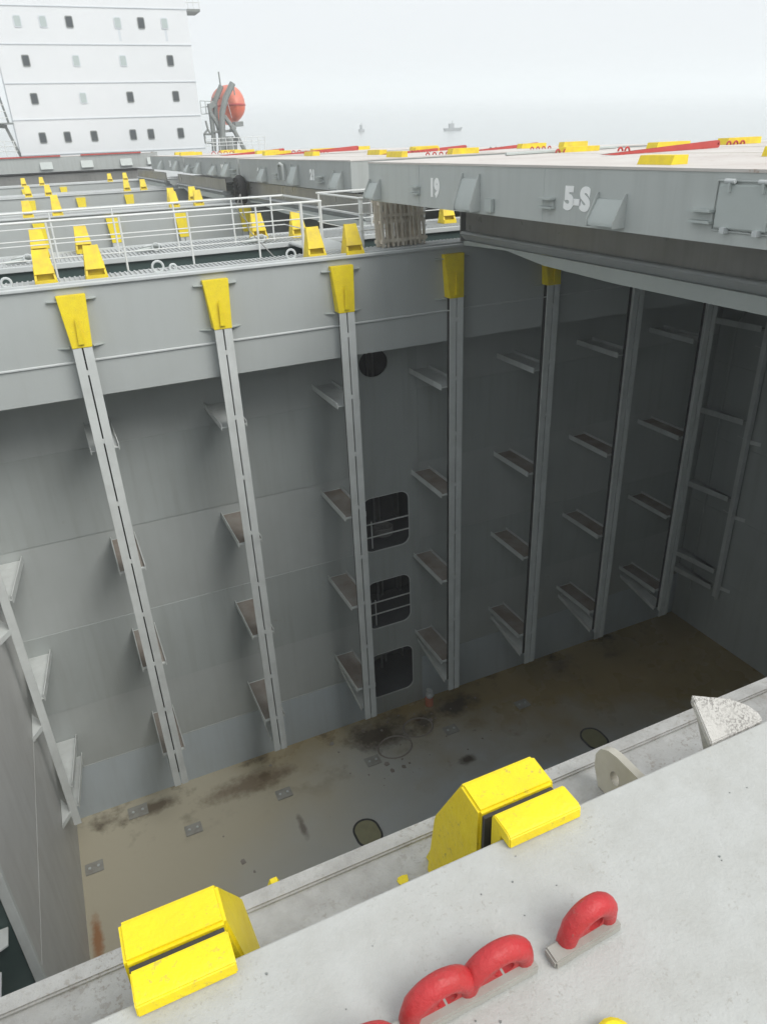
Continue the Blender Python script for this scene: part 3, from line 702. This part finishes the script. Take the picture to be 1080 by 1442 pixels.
rp = MB().tube([(4.6, B, -1.0), (4.62, B-.02, -1.4), (4.7, B-.06, -1.8), (4.78, F+.6, -2.3), (4.7, F+.3, -2.9)], .014, 5); rp.tube([(4.6, B, -1.0), (4.45, B-.02, -1.3), (4.75, B-.06, -1.7)], .012, 5)
tag(obj('hanging_rope', rp, 'rope'), 'thin dark rope hanging from the rear handrail near its corner', 'rope')

for x, y, lab in ((-.3, 17.95, 'loose lashing gear heap on the far walkway at the left edge'), (2.35, 17.95, 'loose lashing gear heap on the far walkway between the chocks'), (4.75, 17.8, 'loose lashing gear heap at the foot of the hanging rope')):
    t = thing('lashing_gear', lab, 'lashing gear', (x, y, ZC), 'loose lashing gear on the walkway')
    for q in range(3):
        obj('turnbuckle', MB().tube([(x-.3+.12*q, y-.05+.07*q, ZC+.04+.03*q), (x+.05+.1*q, y+.03*q, ZC+.06+.03*q), (x+.3, y+.08-.06*q, ZC+.05+.03*q)], [.03, .045, .025], 6), ('pocket', 'davit', 'light_edge')[q], t)
    obj('shackle', MB().tube([(x+.15+.08*math.cos(a*math.pi/5), y-.1, ZC+.10+.08*math.sin(a*math.pi/5)) for a in range(10)], .02, 6, closed=True), 'light_edge', t)
# pallets
def pallet(x0, y0, lean, w, h, label):
    t = thing('pallet', label, 'pallet', (x0, y0, ZC), 'weathered wooden pallets standing on the walkway')
    t.rotation_euler = (math.radians(-lean), 0, 0)
    for k in range(5):
        a = k*w/5; obj('deck_board', MB().box(a+.014, a+w/5-.042+random.uniform(-.012, .006), -.0, .018, .0+random.uniform(0, .02), h-random.uniform(0, .03)), 'wood', t, world=False)
    for z in (.12, h*.5, h-.14): obj('stringer', MB().box(0, w, .0185, .10, z-.035, z+.035), 'wood', t, world=False)
    for z in (.14, h*.62): obj('cross_board', MB().box(-.002, w+.002, -.02, -.0015, z-.03, z+.03), 'wood', t, world=False)
    for k in range(4):
        a = k*w/4; obj('back_board', MB().box(a+.04, a+w/4-.07, .1005, .118, 0, h), 'wood', t, world=False)
pallet(6.72, 14.86, 7, .56, 1.02, 'left weathered pallet of the front pair, standing by the right yellow chock')
pallet(7.27, 14.90, 7, .54, 1.0, 'right weathered pallet of the front pair, standing by the hatch cover corner')
pallet(6.66, 15.02, 7, 1.1, 1.06, 'wide weathered pallet leaning behind the front pair of pallets')

# ------------------------------------------------------------------ starboard longitudinal girder
def girder(y0, y1, label, haunch_near=True):
    t = thing('longitudinal_girder', label, 'girder', (8.25, y0, -1.8), 'girders carrying the starboard hatch covers')
    obj('web', MB().box(8.30, 8.33, y0-.2, y1+.0, -1.80, -1.30), 'dark_web', t)
    obj('ledge', MB().prism_y([(8.18, -1.79), (8.21, -1.775), (8.5, -1.79), (8.5, -1.82), (8.16, -1.82)], y0, y1), 'girder', t)
    obj('sloped_plate', MB().prism_y([(8.16, -1.821), (8.5, -1.821), (8.5, -1.95), (8.28, -1.95)], y0, y1), 'girder', t)
    prof = [(y0, -1.951), (y1-.1, -1.951), (y1-.1, -2.04), (y1-1.7, -1.99), (y1-2.9, -2.12), (y1-4.8, -2.17), (y0, -2.17)]
    obj('lower_flange', MB().prism_x(prof, 8.20, 8.27), 'pocket', t)
    obj('deep_web', MB().prism_x([(y0, -1.96), (y1-3.0, -1.96), (y1-3.4, -2.16), (y0, -2.16)], 8.271, 8.6), 'girder', t)
girder(1.6, 14.10, 'grey girder with dark web along the right of the open hold')
girder(19.3, 30.85, 'girder along the second hold, under the numbered far covers'); girder(35, 45.9, 'girder along the third hold'); girder(50, 61.9, 'girder along the fourth hold')
obj('filler_plate', MB().box(8.34, 18.84, YC+.2, YC+.24, ZC+.0, -1.12), 'dark_web', cd1)
obj('filler_plate', MB().box(8.34, 18.84, 1.2, 1.24, ZC+.04, -1.12), 'dark_web', nc)

# ------------------------------------------------------------------ hatch covers
def text_part(body, X, yc, zc, size, parent, nm='marking', squeeze=.9, mat='letter'):
    me = curve_mesh(nm, text=body, size=size, extrude=.002, offset=size*.062)
    for v in me.vertices:
        a, b, e = v.co; v.co = (X-.004-e*1.0-parent.location.x, yc-a*squeeze-parent.location.y, zc+b-parent.location.z)
    me.materials.append(M[mat]); o = bpy.data.objects.new(nm, me); COL.objects.link(o); o.parent = parent
def cover(X, X1, y0, y1, zt, zb, label, mats=('cover_side', 'cover_top')):
    t = thing('hatch_cover', label, 'hatch cover', ((X+X1)/2, (y0+y1)/2, zb), 'hatch covers on the starboard side')
    n = 0
    obj('side_plate', MB().box(X, X+.03, y0, y1, zb, zt-.031), mats[0], t)
    obj('side_plate', MB().box(X1-.03, X1, y0, y1, zb, zt-.031), mats[0], t)
    obj('end_plate', MB().box(X+.031, X1-.031, y1-.03, y1, zb, zt-.031), mats[0], t)
    obj('end_plate', MB().box(X+.031, X1-.031, y0, y0+.03, zb, zt-.031), mats[0], t)
    obj('top_plate', MB().box(X-.012, X1+.012, y0-.012, y1+.012, zt-.03, zt), mats[1], t)
    obj('bottom_plate', MB().box(X+.031, X1-.031, y0+.031, y1-.031, zb+.05, zb+.08), mats[0], t)
    return t
def pocket(t, X, y0, y1, z0, z1, out=.16, lip=True):   # sloped cleat pocket, face leaning outward at the bottom
    zl = z0+(z1-z0)*.2
    obj('cleat_pocket', MB().prism_x([], 0, 0) if False else MB().quadbox([(X-.001, y0, z0), (X-out, y0, z0), (X-out, y0, zl), (X-.03, y0, z1), (X-.001, y0, z1)],
        [(X-.001, y1, z0), (X-out, y1, z0), (X-out, y1, zl), (X-.03, y1, z1), (X-.001, y1, z1)]), 'pocket', t, bev=.006)
    for yy in (y0-.012, y1+.002): obj('cheek_plate', MB().quadbox([(X-.001, yy, z0-.01), (X-out-.02, yy, z0-.01), (X-out-.02, yy, zl+.01), (X-.03, yy, z1+.07), (X-.001, yy, z1+.07)],
        [(X-.001, yy+.01, z0-.01), (X-out-.02, yy+.01, z0-.01), (X-out-.02, yy+.01, zl+.01), (X-.03, yy+.01, z1+.07), (X-.001, yy+.01, z1+.07)]), 'cover_side', t)
def rung(t, X, y, z, w=.3, h=.11, d=.1):
    obj('step_plate', MB().box(X-d, X-.001, y-w/2, y+w/2, z+h/2-.012, z+h/2+.012), 'pocket', t)
    obj('step_plate', MB().box(X-d*.8, X-.001, y-w/2, y+w/2, z-h/2-.012, z-h/2+.012), 'pocket', t)
    obj('step_back', MB().box(X-.02, X-.001, y-w/2+.02, y-w/2+.05, z-h/2, z+h/2), 'cover_side', t)
k = .787; XA = 6.45
cA = cover(XA, 18.9, -1.2, 14.8, -.393, -1.10, 'large grey hatch cover at upper right, its side lettered 19 and 5-S')
pocket(cA, XA, 10.55, 11.05, -1.05, -.60)
pocket(cA, XA, 7.27, 7.75, -1.045, -.75)
pocket(cA, XA, 14.25, 14.72, -1.05, -.77)
pocket(cA, XA, 4.0, 4.4, -1.045, -.72)
for y, z in ((16.13*k, -1.06*k), (11.15*k, -1.08*k), (7.72*k, -1.07*k)): rung(cA, XA, y, z)
obj('small_box', MB().box(XA-.06, XA-.001, 12.86*k, 13.12*k, -1.34*k, -1.1*k), 'pocket', cA, bev=.008)
text_part('19', XA, 15.27*k, -1.0*k, .37, cA, squeeze=.95)
text_part('5-S', XA, 10.40*k, -1.0*k, .36, cA, squeeze=1.12)
h = obj('access_hatch', MB().box(XA-.045, XA-.001, 5.25, 5.90, -.945, -.53), 'pocket', cA, bev=.012)
obj('hatch_frame', MB().tube([(XA-.01, 5.22, -.97), (XA-.01, 5.94, -.97), (XA-.01, 5.94, -.50), (XA-.01, 5.22, -.50)], .012, 6, closed=True), 'cover_side', cA)
for y in (5.35, 5.75):
    obj('hinge', MB().tube([(XA-.06, y-.06, -.50), (XA-.06, y+.06, -.50)], .022, 8), 'light_edge', h)
    obj('hinge_arm', MB().box(XA-.075, XA-.046, y-.015, y+.015, -.60, -.49), 'pocket', h)
    obj('dog_clip', MB().box(XA-.08, XA-.01, y-.03, y+.03, -.985, -.93), 'light_edge', h)
# seams in the side plating
for y in (4.2, 8.9, 12.6): obj('weld_seam', MB().tube([(XA-.001, y, -1.09), (XA-.001, y, -.43)], .004, 5), 'cover_side', cA)

cB = cover(8.2, 18.9, 20.0, 31.7, -.47, -1.27, 'second grey hatch cover along the starboard row, lettered 21 and 6-S', ('cover_far', 'cover_top'))
for y0, z1 in ((20.6, -.80), (24.4, -.68), (28.0, -.80)): pocket(cB, 8.2, y0, y0+.65, -1.2, z1, .2)
for y, z in ((22.32, -.99), (26.7, -.99)): rung(cB, 8.2, y, z, .5, .14, .14)
obj('vent_pipe', MB().tube([(8.1, 26.2, -1.1), (8.1, 26.2, -.66), (8.1, 26.0, -.6), (8.1, 25.7, -.66), (8.1, 25.65, -1.1)], .05, 8), 'cover_side', cB)
text_part('21', 8.2, 23.1, -.90, .38, cB, squeeze=1.2); text_part('6-S', 8.2, 28.9, -.93, .38, cB, squeeze=1.2)
cC = cover(8.2, 18.9, 31.95, 43.0, -.44, -1.2, 'third grey hatch cover along the starboard row, small and far', ('cover_far', 'cover_top'))
for y0, z1 in ((33.2, -.68), (35.7, -.78), (38.9, -.68), (41.5, -.8)): pocket(cC, 8.2, y0, y0+.8, -1.15, z1, .25)
text_part('23', 8.2, 34.6, -.88, .4, cC, squeeze=1.2)
for y in (32.6, 40.6): rung(cC, 8.2, y, -.95, .6, .14, .16)
cD = cover(8.2, 18.9, 43.25, 54.2, -.40, -1.16, 'farthest grey hatch cover of the starboard row', ('cover_far', 'cover_top'))
for y0, z1 in ((44.5, -.62), (49.5, -.65)): pocket(cD, 8.2, y0, y0+.9, -1.1, z1, .25)
text_part('24', 8.2, 47.2, -.8, .42, cD, squeeze=1.3)
cE = cover(-2.3, 10.6, 68, 79, -.25, -1.28, 'grey hatch cover lying across the far left in front of the white house', ('cover_far', 'cover_top'))
for x in (1.9, 4.9, 7.9, 10.0): obj('cleat_pocket', MB().quadbox([(x, 67.999, -1.1), (x, 67.75, -1.1), (x, 67.95, -.6), (x, 67.999, -.6)], [(x+.9, 67.999, -1.1), (x+.9, 67.75, -1.1), (x+.9, 67.95, -.6), (x+.9, 67.999, -.6)]), 'pocket', cE)
obj('end_bar', MB().box(10.61, 10.9, 68, 69.5, -.9, -.2), 'cover_far', cE)
obj('coaming_block', MB().box(-3, 10.5, 68.3, 79, -3.3, -1.5), 'dark_web', kind='structure')
obj('red_bar', MB().box(5, 9.6, 67.9, 68.1, -.249, -.15), 'red_dull', cE)
obj('red_bar', MB().box(-1.5, 3.5, 67.9, 68.1, -.249, -.15), 'red_dull', cE)
obj('deck_coaming', MB().box(11.5, 18.9, 60, 66, -1.3, -.9), 'red_dull', kind='structure')

# fittings on the cover tops
def pad(t, x, y, zt, lx=.18, ly=.8, h=.15, rot=0):
    obj('socket_pad', MB().quadbox([(x-lx/2, y-ly/2, zt+.001), (x+lx/2, y-ly/2, zt+.001), (x+lx/2, y+ly/2, zt+.001), (x-lx/2, y+ly/2, zt+.001)],
       [(x-lx/2+.04, y-ly/2, zt+h), (x+lx/2, y-ly/2, zt+h), (x+lx/2, y+ly/2, zt+h), (x-lx/2+.04, y+ly/2, zt+h)]), 'yellow_old', t)
def eyes(t, x, y, zt, n, mat='red_dull', r=.055, dy=0, dx=.17):
    for k_ in range(n):
        cx = x+dx*k_; obj('lifting_lug', MB().tube([(cx+r*math.cos(a*math.pi/6), y+dy*k_, zt+r*1.2*math.sin(a*math.pi/6)) for a in range(7)], .02, 6), mat, t)
pad(cA, 7.0, 7.35, -.393, .25, .56, .10); pad(cA, 9.05, 7.3, -.393, .25, .6, .12); pad(cA, 12.4, 12.9, -.393, .9, .3, .12)
eyes(cA, 10.9, 12.6, -.393, 2); pad(cA, 10.9, 13.9, -.393, .9, .25, .10); eyes(cA, 10.3, 13.8, -.393, 4, dx=.2, r=.05)
pad(cA, 14.5, 13.0, -.393, 1.0, .3, .13); eyes(cA, 14.0, 12.8, -.393, 3, dx=.2)
rd = MB().tube([(8.9, 13.6, -.36), (12.5, 14.6, -.36)], .03, 6); obj('lashing_bar', rd, 'pocket', cA)
for (x, y, lx, ly) in ((12.0, 20.6, .9, .3), (9.9, 20.7, .2, 1.0), (11.4, 25.4, .3, 1), (13.9, 26.6, 1, .3), (16.2, 23.2, 1, .3), (17.4, 22.5, 1, .3), (15.6, 30, 1.2, .3), (10.5, 29.5, .3, 1)):
    pad(cB, x, y, -.47, lx, ly, .15)
for x, y in ((11.0, 20.9), (12.8, 25.5), (15.2, 24.2), (14.9, 21.3)): eyes(cB, x, y, -.47, 4, 'davit' if x == 15.2 else 'red_dull', dx=.22)
for (x, y) in ((10.5, 34), (13.4, 36), (12, 40.5), (16, 38)): pad(cC, x, y, -.44, 1.2, .4, .16)
for x, y in ((11.5, 33), (12, 38)): eyes(cC, x, y, -.44, 4, dx=.3, r=.09)
for (x, y) in ((9.2, 46), (12.5, 47), (10, 52), (13, 52.5)): pad(cD, x, y, -.40, 1.2, .5, .16)
for x, y in ((10.5, 46), ): eyes(cD, x, y, -.40, 4, dx=.35, r=.11)
for cc, zt, y0, y1 in ((cA, -.393, 2, 14.6), (cB, -.47, 20.2, 31.5)):
    for i in range(3):
        obj('weld_seam', MB().tube([(10+2.8*i, y0, zt+.001), (10+2.8*i, y1, zt+.001)], .006, 4), 'beige', cc)
def beam(a, b, zt, hgt, label, mat='red_dull'):
    t = thing('red_beam', label, 'beam', (a[0], a[1], zt), 'red steel bars lying on the covers')
    d = (Vector(b)-Vector(a)).normalized(); L = (Vector(b)-Vector(a)).length
    r = hgt/2; ol = [(.35, -r), (L-r, -r)]+[(L-r+r*math.cos(q), r*math.sin(q)) for q in [math.radians(-70+20*i) for i in range(8)]]+[(L-r, r), (.0, -r+.02)]
    hole = [(L-r+r*.4*math.cos(q*.7854), r*.4*math.sin(q*.7854)) for q in range(8)]
    me = curve_mesh('bar_body', [ol, hole], extrude=.04)
    for v in me.vertices:
        s, z, e = v.co; v.co = (d.x*s-d.y*e, d.y*s+d.x*e, z+r+.004)
    me.materials.append(M[mat]); o = bpy.data.objects.new('bar_body', me); COL.objects.link(o); o.parent = t
    for s in (.5, L-.5): obj('foot_block', MB().box(d.x*s-.06, d.x*s+.06, d.y*s-.06, d.y*s+.06, 0.001, .03), mat, t, world=False)
beam((8.9, 10.75), (12.3, 11.5), -.393, .13, 'thick red bar with an eye at its end on the near right hatch cover')
beam((13.4, 22.6), (18.0, 25.4), -.47, .14, 'red bar on the second cover, nearer the right')
beam((11.2, 24.6), (16.2, 27.6), -.47, .14, 'red bar on the second cover, left of the other one')
beam((10.2, 33.2), (15.4, 36.5), -.44, .2, 'red bar on the third cover, far off')
beam((9.4, 40.0), (13.5, 42.3), -.44, .2, 'farthest red bar on the third cover')
# tyre fender under the second cover
tt = thing('tyre_fender', 'black rubber tyre fender hanging below the second hatch cover', 'tyre', (8.0, 31.2, -1.95))
obj('tyre', MB().tube([(8.0+.14*0, 31.2+.42*math.cos(a*math.pi/9), -1.62+.42*math.sin(a*math.pi/9)) for a in range(18)], .17, 10, closed=True), 'rubber', tt)
tr = MB()
for a in range(18): tr.box(7.80, 7.86, 31.2+.45*math.cos(a*math.pi/9)-.04, 31.2+.45*math.cos(a*math.pi/9)+.04, -1.62+.45*math.sin(a*math.pi/9)-.04, -1.62+.45*math.sin(a*math.pi/9)+.04)
obj('tread_blocks', tr, 'rubber', tt, kind='stuff')

# ------------------------------------------------------------------ superstructure
HY = 82.0
hs_ = thing('deckhouse', 'tall white ship superstructure with rows of small windows at upper left', 'deckhouse', (9.4, HY, -3.3))
zl = [-3.35, -.08, 2.80, 5.67, 8.66, 11.5, 14.6]
for i in range(6):
    x0, x1 = .9, (17.9 if i else 18.2)
    obj('deck_wall', MB().box(x0, x1, HY, HY+12, zl[i], zl[i+1]-.001), 'house', hs_)
    if i: obj('deck_ledge', MB().box(x0-.02, x1+.05, HY-.06, HY-.001, zl[i]-.04, zl[i]+.03), 'house_line', hs_)
rows = [(10.34, [(3.11, 1), (5.18, 1), (7.35, 0), (11.5, 1), (13.58, 2), (15.7, 1)]), (7.39, [(3.09, 0), (7.31, 1), (11.42, 1), (15.73, 0)]),
        (4.45, [(3.09, 0), (7.29, 1), (11.5, 0), (15.77, 0)]), (1.30, [(3.07, 0), (5.23, 0), (7.6, 0), (11.17, 0), (12.86, 0), (15.73, 0)])]
for z, ws in rows:
    for x, c in ws:
        w = obj('window', MB().prism_y(rrect(x-.32, x+.32, z-.46, z+.46, .12, 3), HY-.05, HY-.002), 'davit' if c != 1 else 'house_line', hs_)
        obj('pane', MB().prism_y(rrect(x-.25, x+.25, z-.38, z+.38, .09, 3), HY-.062, HY-.0505), ('glass_dark', 'glass_pale', 'glass_dark')[c], w)
        if c == 1: obj('drip_stain', MB().box(x-.1, x+.12, HY-.006, HY-.0015, z-1.4, z-.47), 'house_line', w) if x in (11.5, 15.7) and z > 9 else None
obj('bridge_wing', MB().box(18.0, 19.3, HY+.5, HY+3, 11.4, 11.6), 'davit', hs_)
for x in (18.2, 18.7, 19.25): obj('wing_post', MB().tube([(x, HY+.5, 11.6), (x, HY+.5, 12.7)], .04, 5), 'white', hs_)
for z in (12.1, 12.7): obj('wing_rail', MB().tube([(18.0, HY+.5, z), (19.3, HY+.5, z)], .04, 5), 'white', hs_)
# port outside ladder and rails beside the house
ol_ = thing('outside_stairs', 'grey outside stairs and rails hugging the left side of the white house', 'stairs', (.3, HY, -.3))
obj('davit_leg', MB().bar((.2, HY+.5, 2.2), (.85, HY+.5, -.2), .25, .35), 'davit', ol_)
obj('davit_leg', MB().bar((-.6, HY+.5, 2.4), (.3, HY+.5, 2.3), .25, .3), 'davit', ol_)
obj('tall_pole', MB().tube([(-.3, HY+1, 9), (.5, HY+1, 2.5)], .09, 6), 'davit', ol_)
for z in (.3, .7, 1.1): obj('stair_rail', MB().tube([(-3, HY-.3, z), (.7, HY-.3, z)], .035, 5), 'white', ol_)
for x in (-2, -1, -.3, .5): obj('stair_post', MB().tube([(x, HY-.3, -.6), (x, HY-.3, 1.1)], .04, 5), 'white', ol_)
for z in (3.0, 3.5, 4.0): obj('stair_rail', MB().tube([(-1.5, HY-.3, z), (.5, HY-.3, z)], .035, 5), 'white', ol_)
obj('stair_platform', MB().box(-2, .88, HY-.4, HY+1.2, 2.5, 2.6), 'davit', ol_); obj('stair_platform', MB().box(-3.2, .88, HY-.4, HY+1.2, -.7, -.6), 'davit', ol_)

# ------------------------------------------------------------------ lifeboat
lb = thing('lifeboat', 'orange enclosed lifeboat hanging in grey davits right of the white house', 'lifeboat', (22.3, 84.6, 2))
def hullring(y, f): return f
def loft(rings, mat, nm, par):
    mb = MB(); k_ = len(rings[0]); mb.sm = True
    for r_ in rings: mb.v += r_
    for i in range(len(rings)-1):
        for q in range(k_):
            q2 = (q+1) % k_; mb.f.append((i*k_+q, i*k_+q2, (i+1)*k_+q2, (i+1)*k_+q))
    mb.f.append(tuple(range(k_))); mb.f.append(tuple(range((len(rings)-1)*k_, len(rings)*k_)))
    return obj(nm, mb, mat, par)
cxb, czb = 22.25, 3.75
def half(up):
    rings = []
    for i in range(13):
        u_ = -1+2*i/12; y = 88+3.9*u_; s = max(.08, (1-abs(u_)**2.6)**.5)
        r_ = []
        for q in range(13):
            a = math.pi*q/12
            if up: r_.append((cxb+1.5*s*math.cos(a), y, czb+.02+1.95*s*math.sin(a)**.9))
            else: r_.append((cxb+1.5*s*math.cos(a)*(1-.35*math.sin(a)**3), y, czb-.02-1.75*s*math.sin(a)))
        rings.append(r_)
    return rings
loft(half(True), 'orange_top', 'canopy', lb); loft(half(False), 'orange', 'hull', lb)
obj('fender_belt', MB().tube([(cxb+1.56*math.cos(a*math.pi/12), 88+3.95*math.sin(a*math.pi/12), czb) for a in range(24)], .09, 6, closed=True), 'red_dull', lb)
for y_ in (85.6, 86.6, 87.6, 88.6): obj('port_light', MB().tube([(cxb-1.36, y_, czb+.72), (cxb-1.46, y_, czb+.72)], .16, 10), 'glass_dark', lb)
obj('grab_line', MB().tube([(cxb-.9, 84.5, czb+.9), (cxb-.85, 84.25, czb-.1), (cxb-.6, 84.5, czb-1.2)], .03, 5), 'white', lb)
obj('keel_block', MB().box(cxb-.35, cxb+.5, 84.3, 85.6, 1.75, 2.2), 'davit', lb)
dvt = thing('boat_davit', 'grey steel davit frame with winch and small platform carrying the orange lifeboat', 'davit', (20, 83.6, -3.3))
from_px = lambda px, py, Y: None
def PX(x, y, Y):       # point of the plane y=Y seen at photo pixel (x, y); used once to lay the frame out
    d = R_*((x-540)/1026.02)+U_*((721-y)/1026.02)+W_; s = Y/d.y
    return (d.x*s, Y, d.z*s)
def bars(pts, r, Y, nm, mat='davit', k_=6): obj(nm, MB().tube([PX(a, b, Y) for a, b in pts], r, k_), mat, dvt)
bars([(328, 117), (318, 138), (313, 160), (314, 190), (313, 213)], .30, 83.6, 'davit_arm')
bars([(312, 121), (303, 143), (304, 165), (311, 190), (312, 213)], .26, 84.6, 'davit_arm')
bars([(295, 146), (298, 165), (301, 190), (302, 213)], .24, 84.2, 'support_column')
bars([(297, 160), (305, 172), (312, 186)], .22, 84.0, 'brace'); bars([(316, 163), (328, 180), (336, 195), (345, 212)], .22, 83.8, 'brace')
bars([(301, 186), (328, 184)], .12, 84.0, 'cross_bar'); bars([(329, 122), (331, 134)], .06, 83.6, 'fall_wire'); bars([(308, 101), (311, 122)], .07, 84.6, 'antenna')
bars([(322, 192), (324, 212)], .55, 84.4, 'winch_drum', k_=10); bars([(330, 194), (330, 212)], .35, 84.4, 'winch_motor', k_=8)
bars([(296, 146), (300, 152)], .45, 84.4, 'sheave_block')
bars([(326, 179), (331, 183)], .35, 83.9, 'pad_eye')
for p in ([(282, 142), (300, 143)], [(283, 151), (298, 150)], [(284, 161), (295, 160)], [(282, 142), (284, 161)], [(289, 142), (291, 161)]): bars(p, .045, 84.8, 'platform_rail', 'pocket', 5)
for p in ([(290, 170), (293, 182), (288, 189)], [(293, 182), (297, 189)], [(287, 189), (298, 189)], [(288, 189), (290, 201)], [(289, 201), (302, 201)]): bars(p, .10, 83.4, 'ladder_frame')
obj('davit_base', MB().box(18.3, 23.6, 83, 90, -3.3, -.55), 'house', dvt)
rl = thing('deck_railing', 'thin white deck railing below the lifeboat davit', 'railing', (20, 82.8, -.5))
for z in (.05, .35, .7): obj('rail', MB().tube([(18.3, 82.8, z), (24.5, 82.8, z)], .035, 5), 'white', rl)
for k_ in range(10): obj('rail_post', MB().tube([(18.3+.68*k_, 82.8, -.54), (18.3+.68*k_, 82.8, .7)], .035, 5), 'white', rl)

# ------------------------------------------------------------------ small craft out in the mist
def craft(x, y, L, rot, label, mast):
    z = sea_z(x, y); t = thing('fishing_boat', label, 'boat', (x, y, z)); t.rotation_euler = (0, 0, rot)
    ring = lambda w, l, z_: [(-l, -w*.7, z_), (l*.6, -w, z_), (l, 0, z_+.25), (l*.6, w, z_), (-l, w*.7, z_)]
    obj('boat_hull', MB().quadbox(ring(L*.12, L*.42, -.3), ring(L*.16, L*.5, .9)), 'rock', t, world=False)
    obj('wheelhouse', MB().box(-L*.22, L*.02, -L*.09, L*.09, .9, 2.3), 'rock', t, world=False)
    obj('wheelhouse_roof', MB().box(-L*.25, L*.05, -L*.1, L*.1, 2.3, 2.4), 'rock', t, world=False)
    obj('mast', MB().tube([(-L*.05, 0, 2.4), (-L*.05, 0, mast)], .1, 5), 'rock', t, world=False)
craft(153.5, 271, 7.5, math.radians(-10), 'small grey boat far out in the mist, the right and longer one', 3.4)
craft(123, 287, 3.6, math.radians(30), 'tiny grey boat far out in the mist, the left one', 3.0)
